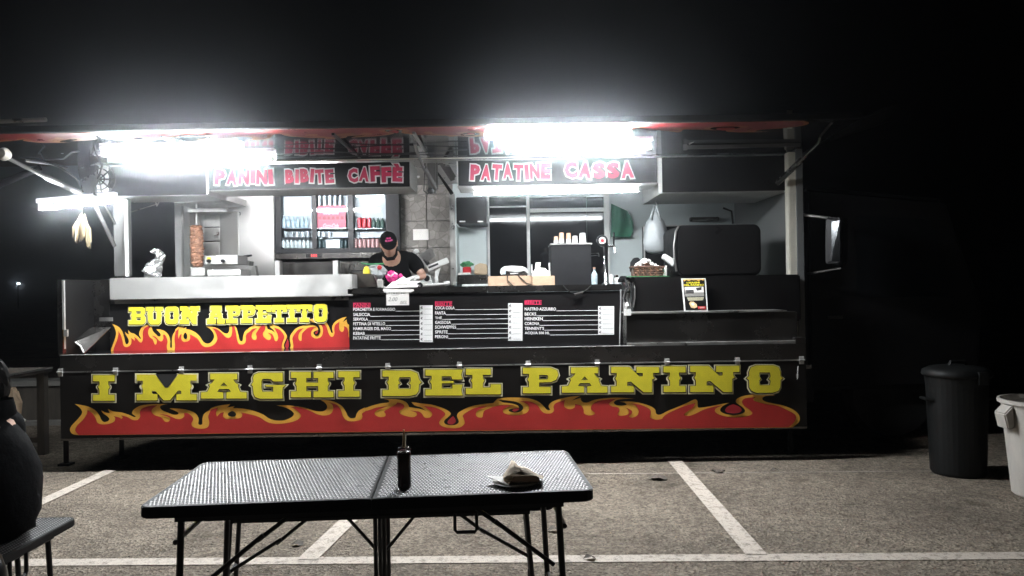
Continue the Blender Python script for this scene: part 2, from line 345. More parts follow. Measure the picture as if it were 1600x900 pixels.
def text_tris(body, weight=0., shear=0.):
    key = (body, weight, shear)
    if key in FONT_CACHE: return FONT_CACHE[key]
    c = bpy.data.curves.new('text', 'FONT'); c.body = body; c.offset = weight; c.shear = shear; c.resolution_u = 2; c.fill_mode = 'FRONT'; c.dimensions = '2D'
    o = bpy.data.objects.new('text', c); COL.objects.link(o); bpy.context.view_layer.update()
    ev = o.evaluated_get(DG()); me = ev.to_mesh()
    vs = [(v.co.x, v.co.y) for v in me.vertices]; fs = [tuple(p.vertices) for p in me.polygons]
    ev.to_mesh_clear(); bpy.data.objects.remove(o); bpy.data.curves.remove(c)
    FONT_CACHE[key] = (vs, fs); return vs, fs
def text(m, body, fn, x0, y0, x1, y1, weight=0., shear=0., ref=None):
    """text stretched into the 2-D rectangle (y down), mapped to 3-D by fn; ref: bounds taken from this weight so layers register."""
    vs, fs = text_tris(body, weight, shear); rv, _ = text_tris(body, weight if ref is None else ref, shear)
    ax, bx = min(v[0] for v in rv), max(v[0] for v in rv); ay, by = min(v[1] for v in rv), max(v[1] for v in rv)
    pts = [fn(x0+(v[0]-ax)/(bx-ax)*(x1-x0), y1-(v[1]-ay)/(by-ay)*(y1-y0)) for v in vs]; out = []
    for f in fs:
        q = (pts[f[1]]-pts[f[0]]).cross(pts[f[2]]-pts[f[0]]); out.append(f if q.y < 0 else f[::-1])
    m.add(pts, out)
def plane(Y, lift=.003): return lambda x, y: P(x, y, Y)-Vector((0, lift, 0))
def rect(m, x0, y0, x1, y1, fn): m.flat([[(x0, y0), (x1, y0), (x1, y1), (x0, y1)]], fn)
# ------------------------------------------------------------------ flame print (picture px of the lower skirt)
def seg(o, pts): return [((o+p[0]/6.4), 560+p[1]/6.4)+tuple(p[2:]) for p in pts]
FO = seg(90, [(210,768,1),(150,755),(125,715),(140,675),(200,610),(240,560),(245,525),(215,485),(170,455,1),(240,465),(320,485),(380,520),(420,570),(440,615),(470,635),(505,625),(520,605),(500,580),(460,550),(437,520,1),(480,540),(524,547,1),(505,505,1),(560,530),(640,540),(720,565),(765,585),(785,580,1),(755,560),(745,545),(760,515),(820,475),(900,460),(1000,455),(1105,455,1),(1050,465),(1025,485),(1045,515),(1100,540),(1160,562),(1200,560),(1210,545),(1180,525),(1120,500,1),(1200,500),(1300,515),(1380,550),(1412,600),(1408,650),(1425,664),(1448,655),(1450,600),(1470,550),(1520,515)]) \
   + seg(330, [(0,495),(80,470),(195,455,1),(160,490,1),(238,476,1),(220,495),(250,495),(330,503),(430,525),(520,560),(580,600),(650,620),(730,618),(800,590),(828,555),(800,520),(740,490),(655,470,1),(760,468),(880,482),(960,500),(1040,525),(1110,530),(1150,510),(1160,480),(1140,445),(1095,415,1),(1180,420),(1250,440),(1310,480),(1345,530),(1370,580),(1400,598),(1440,592),(1452,560),(1480,520),(1540,490)]) \
   + seg(570, [(0,497),(80,470),(160,450),(220,442),(243,435),(235,415),(190,405,1),(270,405),(350,412),(410,435),(435,465),(445,485),(500,495),(560,505),(610,522,1),(560,490),(500,470),(465,435,1),(560,448),(660,460),(750,485),(820,515),(860,550),(840,580),(800,615),(793,640),(815,660),(860,668),(910,662),(940,635),(930,600),(922,575),(935,545),(990,510),(1060,480),(1160,460),(1285,445,1),(1325,405,1),(1400,393)]) \
   + seg(800, [(0,390),(80,392),(180,402),(260,430),(310,470),(345,510),(370,518),(380,510),(365,480),(380,450),(430,420),(520,395),(600,380),(685,373,1),(640,395),(600,420,1),(685,395,1),(690,420),(720,440),(760,438),(820,415),(900,400),(1000,392),(1100,393),(1225,403,1),(1130,405),(1050,415),(1018,440),(1040,465),(1090,473),(1140,465),(1145,455),(1120,440),(1075,432,1),(1180,430),(1280,445),(1380,475),(1430,510),(1440,550),(1470,563),(1510,550)]) \
   + seg(1020, [(110,545),(160,520),(260,480),(350,440),(420,408),(445,425),(450,485),(480,492),(560,480),(660,460),(765,443,1),(700,475),(672,515),(700,545),(760,562),(830,565),(895,550),(922,525),(900,490),(850,455),(828,435),(840,405),(890,380),(960,365),(1050,358),(1150,360),(1225,372,1),(1150,375),(1110,382),(1095,405),(1120,430),(1200,450),(1300,470),(1390,505),(1450,550),(1470,600),(1455,640),(1420,670),(1395,690,2)])
FR = seg(90, [(215,765,1),(180,720),(200,670),(260,610),(300,550),(300,515,1),(350,550),(385,600),(400,640),(440,658),(510,655),(570,630),(580,595),(560,575,1),(620,590),(640,605,1),(655,590),(640,570),(700,585),(750,613),(800,615),(830,580),(825,535),(850,500),(920,475),(1000,468,1),(950,505),(945,540),(980,570),(1040,590),(1075,630),(1110,632),(1130,605),(1110,585),(1020,555,1),(1100,565),(1180,600),(1230,605),(1270,580),(1265,545,1),(1310,550),(1360,600),(1340,650),(1360,685),(1430,703),(1500,690),(1520,640),(1508,580),(1530,530)]) \
   + seg(330, [(0,515),(70,490,1),(50,545),(60,583,1),(90,550),(130,535,1),(120,580),(160,605),(240,605),(300,590),(313,560),(295,540,1),(400,560),(490,590),(560,635),(650,653),(760,645),(850,620),(900,580),(880,540),(840,505),(790,485,1),(880,490),(980,520),(1070,560),(1140,570),(1200,550),(1222,500),(1210,460),(1180,440,1),(1260,465),(1300,520),(1320,580),(1360,620),(1430,628),(1500,610),(1515,580),(1510,550),(1550,525)]) \
   + seg(570, [(0,530),(60,512),(120,490),(230,477,1),(140,510),(100,540),(105,565),(150,585),(200,580),(210,555),(195,530),(240,500),(310,460),(325,440,1),(370,450),(395,475),(385,500),(345,525),(360,555),(430,580),(490,585),(522,565),(510,540),(450,520,1),(540,530),(570,550),(600,590),(650,590),(675,560),(655,525),(590,475,1),(700,490),(780,525),(805,560),(760,610),(745,650),(780,680),(860,697),(950,690),(998,650),(990,600),(980,570),(1030,530),(1120,490),(1230,475,1),(1130,520),(1110,560),(1130,585),(1175,588),(1185,545),(1200,520),(1300,480),(1400,465),(1500,470,1),(1440,480),(1385,510),(1390,545),(1450,565)]) \
   + seg(800, [(0,568),(80,565),(150,540),(173,490),(140,450),(70,425,1),(180,430),(250,465),(290,520),(330,548),(390,548),(420,520),(415,480),(440,445),(530,415,1),(520,455),(530,490),(580,508),(625,490),(630,455,1),(690,470),(715,510),(720,550),(770,570),(820,560),(830,545),(790,510),(800,465),(860,425),(960,410),(1040,403,1),(980,440),(970,460),(1000,478),(1060,490),(1075,520),(1055,560),(1090,573),(1150,563),(1172,535),(1150,505),(1130,490,1),(1190,515),(1200,545),(1170,580),(1200,592),(1250,570),(1268,525),(1240,475),(1190,452,1),(1290,465),(1380,510),(1385,560),(1380,590),(1440,612),(1500,603)]) \
   + seg(1020, [(100,590),(140,555),(220,515),(320,475),(425,445,1),(400,490),(330,540),(312,565),(360,575),(420,555),(500,515),(580,490),(700,465,1),(630,500),(620,530),(660,560),(760,585),(850,588),(950,575),(995,550),(970,515),(910,470),(890,430),(920,400),(1030,383,1),(1000,410),(1030,430),(1130,455),(1250,475),(1350,520),(1420,560),(1430,600),(1400,650),(1360,685,2)])
FHOLES = [seg(330, [(215,525),(250,548),(245,575),(210,582),(175,570),(172,548)]),
          seg(570, [(1330,412,1),(1430,420),(1520,435),(1570,465),(1585,500),(1555,530),(1500,542),(1445,528),(1440,512),(1480,500),(1545,492,1),(1530,470),(1470,450),(1385,440,1)])]
FDROPS = [seg(570, [(885,572,1),(910,615),(905,640),(870,660),(830,645),(835,620)]), seg(1020, [(800,455,1),(860,480),(885,515),(860,540),(800,548),(740,540),(720,515),(745,480)]),
          seg(570, [(1545,497,1),(1490,505),(1475,520),(1500,530),(1535,515)])]
def flames(name, parent, fn, hole_mat, step=.0025, off=(0, -1, 0), mo='orange', mr_='red'):
    m = MB(); d = Vector(off)
    L = lambda k: (lambda x, y: fn(x, y)+d*step*k)
    m.use(mo).flat([spline(FO)], L(1)); m.use(mr_).flat([spline(FR)], L(2))
    m.use(hole_mat)
    for h in FHOLES: m.flat([spline(h)], L(3))
    m.use('red_dark')
    for h in FDROPS: m.flat([spline(h)], L(4))
    return m.build(name, parent)
# ================================================================== THE SETTING
def quad_sheet(name, pts, m, kind='structure'):
    q = mb(m); q.add(pts, [tuple(range(len(pts)))]); o = q.build(name); o['kind'] = kind; return o
quad_sheet('ground', [(-150, -60, 0), (150, -60, 0), (150, 240, 0), (-150, 240, 0)], 'asphalt')
def stripe(a, b, w, z=.004, n=1):
    a, b = Vector(a), Vector(b); d = (b-a).normalized(); s = Vector((-d.y, d.x, 0))*w/2
    a.z = b.z = z
    return quad_sheet('parking_line', [a-s, b-s, b+s, a+s], 'road_paint')
pa, pb = G(0, 880), G(1600, 869); dd = (pb-pa)
stripe(pa-dd*.6, pb+dd*.6, .108, .004)
stripe(G(1182, 868), G(1050, 716), .122, .008)
stripe(G(480, 876), G(640, 722), .122, .008)
stripe(G(-60, 843), G(190, 728), .11, .008)
# fine seam strip in front of the truck
quad_sheet('pavement_seam', [G(640, 744)+Vector((0, 0, .004)), G(1460, 737)+Vector((0, 0, .004)), G(1460, 736)+Vector((0, 0, .004)), G(640, 743)+Vector((0, 0, .004))], 'road_paint')
# loose grit and leaf litter
g = mb('concrete'); rg = random.Random(3)
for i in range(2600):
    y = 3.3+rg.random()**1.4*3.2; x = rg.uniform(-.75, .75)*y*1.05; r = rg.uniform(.0025, .0075); a = rg.uniform(0, 6.28)
    vs = [(x+r*math.cos(a+k*2.09)*rg.uniform(.7, 1.3), y+r*math.sin(a+k*2.09)*rg.uniform(.7, 1.3), .001) for k in range(3)]+[(x, y, r*.9)]
    g.use(rg.choice(['concrete', 'wood_grey', 'concrete', 'sack'])).add(vs, [(0, 1, 3), (1, 2, 3), (2, 0, 3)])
o = g.build('grit'); o['kind'] = 'stuff'
o['label'] = 'loose grit scattered over the lit asphalt'
for i, (px, py, s, a) in enumerate([(866, 829, .05, .3), (1030, 748, .10, .1), (1125, 737, .06, .9), (1212, 736, .05, .2), (465, 851, .05, 0), (923, 873, .045, .5), (1118, 737, .05, 2.)]):
    c = G(px, py, .006); q = mb('wood_grey'); n = 7
    ring = [(c.x+s*math.cos(k*6.283/n+a)*(1 if k % 2 else .7), c.y+s*.55*math.sin(k*6.283/n+a), .006+.012*(k % 3)) for k in range(n)]
    q.add([(c.x, c.y, .022)]+ring, [(0, k+1, (k+1) % n+1) for k in range(n)])
    q = q.build('leaf')
    tag(q, ['dry brown leaf beside the white line under the table edge', 'larger dark scrap between the table end and white line', 'dark leaf just right of the upper end of the white line', 'rightmost dark leaf near the truck shadow', 'dry leaf under the left half of the table', 'small leaf on the painted cross line', 'curled dark leaf touching another leaf by the truck shadow'][i], 'leaf', 'dry leaves on the asphalt')

# ================================================================== FOOD TRUCK
YS, YP, YM, YG = 6.45, 6.90, 6.86, 7.20
ZS, ZH, ZB = P(500, 549, YS).z, P(660, 571, YS).z, P(660, 676, YS).z
XL, XR = P(94, 600, YS).x, P(1260, 600, YS).x
XI = 2.71                                            # inner right wall
T = thing('food_truck', 'long black food truck with flame graphics, lit open serving side and raised canopy', 'food truck', (-.6, 7.8, 0))
def part(q, name, par=T, **k): return q.build(name, par, **k)
# underbody, floor, roof, walls
part(mb('black_matte').box(XL+.1, XI+.15, 7.05, 9.1, .42, .74), 'chassis')
part(mb('steel_dark').box(XL+.05, XI+.1, 6.97, 9.1, .742, .78), 'floor')
part(mb('steel_worn').box(XL+.05, XI+.1, 7.215, 9.2, 2.83, 2.87), 'ceiling')
part(mb('black_matte').box(XL+.05, XI+.12, 7.215, 9.2, 2.872, 2.95), 'roof')
part(mb('wall_grey').box(XI, XI+.06, 7.0, 9.1, .782, 2.828), 'side_wall')
xw = P(278, 400, 8.8).x; x2 = P(428, 400, 8.8).x
part(mb('steel').box(xw, x2, 8.8, 8.85, .782, 2.828), 'steel_partition')
part(mb('white_paint').pbox(273, 316, 284, 433, 8.27, .06), 'hood_post', bevel=.006)
part(mb('steel_worn').ppoly([(272, 306), (354, 303), (354, 313), (300, 316), (272, 318)], 7.9, .6), 'extractor_hood')
# back wall: stone-look tiles, plain wall behind the bar
xt0, xt1 = P(600, 400, 9.0).x, P(709, 400, 9.0).x
bw = part(mb('wall_grey').box(x2+.01, xt1, 9.03, 9.1, .782, 2.828), 'tiled_wall')
tw = .485; k = 0
for ix in range(2):
    for iz in range(5):
        x0 = P(668, 400, 9.0).x-tw+ix*tw; z0 = P(668, 387, 9.0).z+(iz-2)*.325
        part(mb('stone_tile').box(x0+.004, min(x0+tw, xt1)-.004, 9.0, 9.028, z0+.003, min(z0+.325, 2.825)-.003), 'tile', bw, bevel=.003, seg=1)
part(mb('wall_white').box(xt1+.002, XI-.002, 8.95, 9.02, .782, 2.828), 'back_wall')
# left and right posts, inner post
part(mb('steel_grey').pbox(177, 300, 198, 432, 7.3, .1), 'post', bevel=.008)
part(mb('white_paint').pbox(195, 312, 199, 432, 7.27, .028), 'post_edge')
x0 = P(1231, 340, 7.05).x; x1 = P(1244, 340, 7.05).x
part(mb('cream_paint').box(x0, x1, 7.02, 7.12, 1.0, 2.80), 'post', bevel=.008)
part(mb('steel_dark').box(x1+.002, x1+.07, 7.03, 7.16, .8, 2.80), 'post_edge', bevel=.01)
part(mb('steel_worn').pbox(703, 302, 711, 446, 8.1, .07), 'inner_post', bevel=.006)
# left steel counter with its overhang lip
ct = MB().use('steel'); zc, zl = P(360, 431.5, 6.84).z, P(360, 466, 6.84).z
xa, xb = P(171, 450, 6.84).x, P(551, 450, 6.84).x
part(mb('steel').box(xa, xb, 6.84, 7.75, zl, zc), 'steel_counter', bevel=.006)
part(mb('steel_worn').box(xa+.03, xb-.0, 6.865, 6.92, zl-.035, zl-.002), 'counter_lip', bevel=.004)
# BUON APPETITO panel
xpl, xpr = P(172, 500, YP).x, P(546, 500, YP).x
fp = part(mb('black_panel').box(xpl, xpr, YP, YP+.04, ZS-.06, zl-.037), 'front_panel')
def up(x, y):                                       # the same flame design, narrower and cut lower by the shelf
    wx, wz = un(x, y); bz = un(x, 680-(x-123)*.0105)[1]; h = wz-bz
    px = 178+(x-120)*.463
    a = P(px, 546.5-(px-178)*.0165, YP); return Vector((a.x, YP, a.z+(h-13.)*1.12*YP/F))
flames('flame_print', fp, lambda x, y: up(x, y), 'black_panel')
bu = [('B',202,480,228,507),('U',229,479.4,255,507),('O',258,478.8,280,506.6),('N',281.6,478.5,312,506.2),
      ('A',324,477.5,352,505.6),('P',353.8,477.4,376,505),('P',377,477,399,504.6),('E',400,476.8,424,504.3),('T',425,476.5,448,503.8),('I',449,476,464,503.6),('T',464,475.6,488,503.4),('O',490.6,474.6,512,503)]
western(bu, YP-.010, 'lettering', fp, .55, 1.5)
# menu board with rim
xm0, xm1 = P(545, 500, YM).x, P(971, 500, YM).x; zm1, zm0 = P(760, 457.5, YM).z, P(760, 540.5, YM).z
mbd = part(mb('black_panel').box(xm0, xm1, YM, YM+.09, zm0, zm1), 'menu_board', bevel=.004)
part(mb('steel_dark').box(xm0-.01, xm1+.01, YM-.02, 7.9, zm1+.002, zm1+.062), 'counter_top', bevel=.008)
part(mb('steel_dark').box(xm1+.004, xm1+.03, YM-.015, YM+.06, ZS+.002, zm1), 'board_edge')
fm = plane(YM, .003); fm2 = plane(YM, .0055)
q = MB()
cols = [(552, [('PORCHETTA E FORMAGGIO',483.3,617.5),('SALSICCIA',491.4,578.5),('SERVOLA',498.6,575),('FETTINA DI VITELLO',505.8,602),('HAMBURGER DEL MAGO',513.4,611),('KEBAB',520.9,570),('PATATINE FRITTE',528,595)],'PANINI',(552,473.8,579,479.6),(655.8,477,676.2,534.4)),
        (679.8, [('COCA COLA',481,710.5),('FANTA',489,696.6),('THÈ',496.2,690.5),('GASSOSA',503.6,704.7),('SCHWEPPES',511,712.8),('SPRITE',518.6,699.5),('PERONI',526,700)],'BIBITE',(679.6,471.6,706.7,477.5),(794,473.6,816.4,532.4)),
        (819.8, [('NASTRO AZZURRO',482.8,868.7),('BECKS',490.6,837.8),('HEINEKEN',498,848),('CORONA',505.5,842.7),("TENNENT'S",513,850),('ACQUA 500 ML',520.5,859)],'BIBITE',(819.6,469.8,846.3,475.2),(934.6,478.4,959.5,522.9))]
for x, rows, hd, hb, bx in cols:
    q.use('pink_red'); text(q, hd, fm, *hb, weight=.03); rect(q, hb[0], hb[3]-.2, hb[2], hb[3]+.9, fm)
    rect(q, hb[0], hb[1]-.7, hb[2], hb[1]+.2, fm)
    q.use('white_print'); rect(q, *bx, fm)
    for i, (t, y, xe) in enumerate(rows):
        q.use('white_print'); text(q, t, fm, x, y-2.5+.02*(i), xe, y+2.5, weight=.022)
        sl = -.0165; y2 = y+2.9; a, b = xe+.5, bx[0]
        q.flat([[(a, y2-.35), (b, y2-.35+sl*(b-a)*.6), (b, y2+.35+sl*(b-a)*.6), (a, y2+.35)]], fm)
        yy = bx[1]+(bx[3]-bx[1])*(i+.5)/len(rows)
        q.use('ink'); text(q, '€', fm2, bx[0]+1.3, yy-2.3, bx[0]+5.0, yy+1.6, weight=.02)
        rect(q, bx[0]+7, yy+1.5, bx[2]-1.5, yy+1.8, fm2)
part(q, 'menu_lettering', mbd)
# right hand cabinet, ledge and upper counter
xr0, xr1 = P(979, 500, 6.55).x, P(1246, 500, 6.55).x
zq = P(1110, 489, 6.55).z
part(mb('steel_dark').box(xr0, xr1, 6.55, 6.86, ZS-.05, zq), 'lower_cabinet', bevel=.004)
part(mb('steel_worn').box(xr0, xr1-.05, 6.475, 6.548, ZS-.01, ZS+.022), 'ledge_strip')
part(mb('steel_dark').box(xr1-.05, XR, 6.46, 6.548, ZS-.05, ZS+.05), 'ledge_block', bevel=.003)
part(mb('steel_worn').box(xr0, xr1-.1, 6.535, 6.86, zq+.002, zq+.014), 'ledge')
zu = P(1110, 431, 6.85).z
part(mb('black_panel').box(P(990, 460, 6.85).x, P(1252, 460, 6.85).x, 6.862, 7.6, zq-.1, zu), 'black_counter', bevel=.012)
part(mb('green').box(P(984, 460, 6.85).x, P(1048, 460, 6.85).x, 6.88, 7.3, zu+.002, zu+.008), 'counter_mat')  # thin green sheet on the counter top
# shelf, fascia, hinges, skirt
part(mb('canopy_black').box(XL+.02, xm1+.06, YS+.02, YP+.06, ZS-.05, ZS-.001), 'serving_shelf')
part(mb('steel_dark').box(XL, XR, YS, YS+.018, ZH, ZS), 'shelf_fascia', bevel=.004)
part(mb('steel').box(XL, xm1+.05, YS-.003, YS+.02, ZS+.001, ZS+.006), 'shelf_edge')
part(mb('steel_worn').box(XL+.02, XR-.02, YS-.004, YS+.012, ZH-.012, ZH-.003), 'hinge_rail')
for px in (95, 181, 284, 391, 499, 606, 718, 825, 933, 1042, 1152, 1252):
    x = P(px, 568, YS).x; h = mb('steel')
    h.box(x-.020, x+.020, YS-.012, YS-.005, ZH+.004, ZH+.026); h.box(x-.020, x+.020, YS-.012, YS-.005, ZH-.042, ZH-.014)
    h.tube([(x-.024, YS-.014, ZH-.005), (x+.024, YS-.014, ZH-.005)], .008)
    for sx in (-.011, .011): h.lathe([(.004, 0), (.003, .004), (0, .005)], (x+sx, YS-.017, ZH+.016), 6)
    part(h, 'hinge')
xs = P(658, 620, YS).x
sk_l = part(mb('skirt_black').box(XL, xs-.003, YS, YS+.02, ZB, ZH-.014), 'skirt_panel')
sk_r = part(mb('skirt_black').box(xs+.003, XR, YS, YS+.02, ZB, ZH-.014), 'skirt_panel')
part(mb('steel_dark').box(XL, XR, YS+.002, YS+.022, ZB-.02, ZB-.002), 'skirt_rim')
flames('flame_print', sk_l, plane(YS, 0), 'skirt_black')
im = [('I',146,586,180,626),('M',214.2,585,308,625.3),('A',314.5,583.4,386,622.5),('G',393.3,582,446,622.8),('H',455,581,521.4,620.6),('I',528.8,579.8,562.3,619.8),
      ('D',597.8,578.8,656,618.6),('E',664.8,577.2,723,617.8),('L',728,576,783,616),('P',816.9,574.4,872.7,614.3),('A',877.8,573.8,949,613.4),('N',954.7,573,1029.7,612.8),('I',1036.4,572.2,1071,612.4),('N',1078,571.4,1155,612.4),('O',1168,570.6,1221,613.6)]
western(im, YS-.010, 'lettering', sk_l, 1.0, 2.7)
part(mb('steel').tube([P(1247, 572, YS-.02), P(1246, 592, YS-.02)], .004).box(*[v for a in zip(P(1244, 590, YS), P(1248, 584, YS)) for v in a]), 'latch', sk_r)
for px, yy in ((103, 6.75), (190, 7.0), (1235, 6.75)):
    x = P(px, 690, yy).x; part(mb('black_matte').tube([(x, yy, .02), (x, yy, .5)], .022).box(x-.05, x+.05, yy-.05, yy+.05, 0, .02), 'support_leg')
part(mb('steel_worn').tube([P(634, 676, 6.6), P(633, 712, 6.6)], .006), 'drain_pipe')
# left end of the shelf
part(mb('black_panel').box(XL-.002, XL+.022, YS+.06, YP+.08, ZS, P(130, 437, 6.7).z), 'end_panel')
part(mb('steel_dark').pbox(89, 437, 97, 553, YS, .055), 'end_post', bevel=.004)
part(mb('steel').pbox(97, 438, 100, 515, YS-.006, .02).pbox(99.5, 515, 105, 526, YS-.008, .02).box(*[v for a in zip(P(100, 526, YS), P(103, 545, YS+.02)) for v in a]), 'end_latch')
part(mb('steel_dark').pbox(137, 437, 171.5, 548, YP+.05, .02), 'end_back')
part(mb('steel_dark').prism([P(117, 534, 6.52), P(140, 512, 6.84), P(173, 511, 6.88), P(131, 552.5, 6.46)], (0, .004, -.006)), 'shelf_gusset')
part(mb('steel').tube([P(118, 535, 6.5), P(126, 541, 6.5), P(131, 551, 6.47)], .008), 'gusset_edge')
part(mb('steel_worn').pbox(155, 496, 176, 502, YP-.006, .01), 'catch'); part(mb('steel_worn').pbox(128, 450, 136, 454, YP+.02, .02), 'catch')
# sign boxes and shutters above the counter
ZG1, ZG0 = 2.795, P(540, 293, YG).z
def signbox(px0, px1, z0, name, m='black_panel', d=.5, trim=True):
    x0, x1 = P(px0, 275, YG).x, P(px1, 275, YG).x
    s = part(mb(m).box(x0, x1, YG, YG+.02, z0, ZG1), name)
    part(mb('white_paint').box(x0, x1, YG+.021, YG+d, z0-.006, z0+.02), 'sign_soffit', s)
    for a, b in ((x0-.012, x0-.001), (x1+.001, x1+.012)): part(mb('steel').box(a, b, YG-.004, YG+d, z0-.008, ZG1), 'sign_end', s)
    return s
s1 = signbox(326, 640, ZG0, 'sign_panel'); s2 = signbox(716, 1027, ZG0, 'sign_panel')
s3 = signbox(170, 322, P(250, 305, YG).z, 'shutter_panel'); s4 = signbox(1034, 1229, P(1130, 299, YG).z, 'shutter_panel', d=1.0)
part(mb('white_paint').pbox(1029, 246, 1034.5, 302, YG-.012, .01), 'shutter_edge', s4)
part(mb('white_paint').pbox(322.5, 258, 326, 303, YG-.012, .01), 'shutter_edge', s3)
def comic(words, par):
    rr = random.Random(5); fnA, fnB = plane(YG, .004), plane(YG, .008)
    for w, x0, x1, ys in words:
        m = MB()
        n = len(w); cw = [{'I': .5, 'È': 1.0}.get(c, 1.0) for c in w]; tot = sum(cw); x = x0
        for i, c in enumerate(w):
            a = x; b = x+(x1-x0)*cw[i]/tot; x = b; y0, y1 = ys; j = rr.uniform(-1.2, 1.2); sl = -.0165*((a+b)/2-x0); ta = rr.uniform(-.09, .09)
            if c == 'È': y0 -= 6
            if c == 'F' : y0 -= rr.uniform(0, 2)
            def rot(f, cx=(a+b)/2, cy=(y0+y1)/2, ta=ta):
                return lambda px, py: f(cx+(px-cx)*math.cos(ta)-(py-cy)*math.sin(ta), cy+(px-cx)*math.sin(ta)+(py-cy)*math.cos(ta))
            m.use('white_print'); text(m, c, rot(fnA), a+.8, y0+j+sl, b-.8, y1+j+sl, weight=.135, ref=.07)
            m.use('pink_red'); text(m, c, rot(fnB), a+.8, y0+j+sl, b-.8, y1+j+sl, weight=.06, ref=.07)
        part(m, 'sign_lettering', par)
comic([('PANINI', 335, 428, (265, 289)), ('BIBITE', 445, 523, (265, 287)), ('CAFFÈ', 543, 630, (263, 285.5))], s1)
comic([('PATATINE', 734, 861, (257, 282)), ('CASSA', 881, 991, (254, 280))], s2)
# canopy
CY0, CZ0, CY1, CZ1 = 7.2, 2.812, 5.985, 2.872
def cz(Y): return CZ0+(CY0-Y)*(CZ1-CZ0)/(CY0-CY1)
cxl, cxr = -5.05, P(1344, 172, CY1).x
cp = part(mb('canopy_black').prism([(cxl, CY1, CZ1), (cxl, CY0, CZ0), (cxl, CY0, CZ0+.05), (cxl, CY1, CZ1+.045)], (cxr-cxl, 0, 0)), 'canopy')
def cflame(x, y):
    wx, wz = un(x, y); h = wz-un(x, 680-(x-123)*.0105)[1]
    X = -4.7+(x-110)/1145*7.2; Y = CY1+.02+max(h, 0)/F*6.45*1.15
    return Vector((X, Y, cz(Y)))
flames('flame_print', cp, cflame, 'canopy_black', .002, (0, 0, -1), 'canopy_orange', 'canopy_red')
part(mb('black_matte').box(cxl, cxr, CY1-.03, CY1-.002, CZ1-.004, CZ1+.05), 'canopy_rim', cp, bevel=.006)
part(mb('black_panel').prism([(cxr+.002, CY1, CZ1), (cxr+.002, 6.9, cz(6.9)), P(1392, 190, 6.9), P(1402, 163, 6.0)], (0, 0, .02)), 'canopy_flap', cp)
part(mb('steel_worn').tube([P(-60, 192, 5.93), P(72, 187, 5.93)], .018, 10), 'canopy_bar', cp)
for px in (545, 660, 870, 300): # panel ribs under the canopy
    x = P(px, 230, 6.6).x; part(mb('steel_worn' if px == 660 else 'black_panel').box(x-.012, x+.012, CY1+.03, CY0-.04, cz(6.6)-.024, cz(6.6)-.006), 'canopy_rib', cp)
part(mb('cream_paint').tube([P(395, 251.5, 7.14), P(720, 246.5, 7.14), P(1060, 239, 7.14), P(1229, 234, 7.14)], .010), 'canopy_rail')
rr = random.Random(2)
for dy, s in ((0, 1), (5, -1)):
    pts = [P(330+i*20, 243+dy+math.sin(i*.55)*2.2*s-i*.35, 6.75) for i in range(21)]
    part(mb('cable').tube(pts, .006, 6), 'cable')
# support arms
def arm(pts, r, m='steel_grey', name='canopy_arm'): part(mb(m).tube(pts, r, 10), name)
arm([P(10, 246, 6.0), P(72, 277, 6.4)], .016, 'steel_grey'); arm([P(70, 276, 6.4), P(126, 302, 6.95)], .026, 'steel_grey')
part(mb('cream_paint').lathe([(0, -.05), (.04, -.04), (.055, 0), (.04, .04), (0, .05)], P(6, 241, 5.98), 14, axis='y'), 'arm_knuckle')
arm([P(-20, 296, 6.6), P(62, 262, 6.6)], .03, 'black_plastic'); arm([P(40, 251, 6.3), P(78, 256, 6.5), P(104, 262, 6.7)], .012, 'steel_grey')
arm([P(148, 320, 7.0), P(179, 385, 7.2)], .02, 'steel_grey'); arm([P(160, 315, 7.0), P(180, 350, 7.2)], .012, 'steel_grey')
arm([P(1215, 286, 7.0), P(1252, 250, 6.6)], .026, 'steel_dark'); arm([P(1250, 252, 6.6), P(1279, 224, 6.35), P(1281, 214, 6.3), P(1300, 191, 6.05)], .011, 'steel_dark')
arm([P(1249, 224, 6.9), P(1300, 197, 6.4), P(1341, 182, 6.02)], .03, 'steel_dark'); 
arm([P(648, 224, 6.4), P(651, 236, 6.5), P(662, 262, 6.8)], .014, 'steel_grey'); arm([P(663, 262, 6.8), P(681, 295, 7.15)], .022, 'steel_grey')
part(mb('steel_grey').pbox(668, 250, 680, 302, 7.5, .05), 'arm_bracket'); part(mb('steel_grey').pbox(681, 250, 684, 296, 7.48, .02), 'bracket_edge')
part(mb('steel_grey').ppoly([(682, 250), (688, 250), (711, 280), (704, 283)], 7.5, .03), 'hinge_arm'); part(mb('steel_grey').ppoly([(690, 252), (697, 250), (712, 275), (708, 280)], 7.7, .03), 'hinge_arm')
part(mb('steel_dark').ppoly([(682, 270), (684, 268), (708, 300), (703, 303)], 7.7, .1), 'corner_brace')
part(mb('cable').tube([P(664, 255, 6.8), P(663, 285, 6.9), P(662, 298, 7.0), P(668, 303, 7.0), P(674, 298, 7.0)], .006, 6).lathe([(0, -.03), (.03, -.02), (.035, .01), (.0, .03)], P(673, 298, 7.02), 10), 'lamp_plug')
fr = MB().use('steel_grey')
fr.prism([P(1068, 227, 6.75), P(1251, 223.5, 6.75), P(1251, 228.5, 6.75), P(1068, 233, 6.75)], (0, .02, 0))
part(fr, 'awning_frame'); part(mb('steel_grey').pbox(1068, 217, 1074, 234, 6.74, .03), 'frame_plate')
arm([P(1077, 225, 6.72), P(1114, 201, 6.4)], .008, 'steel', 'frame_stay'); arm([P(1108, 211, 6.5), P(1230, 205, 6.5)], .014, 'steel_dark', 'frame_bar'); arm([P(1112, 201, 6.3), P(1262, 190, 6.3)], .012, 'steel_dark', 'frame_bar')
part(mb('cream_paint').pbox(1231, 172, 1238, 200, 6.2, .02), 'frame_tab')
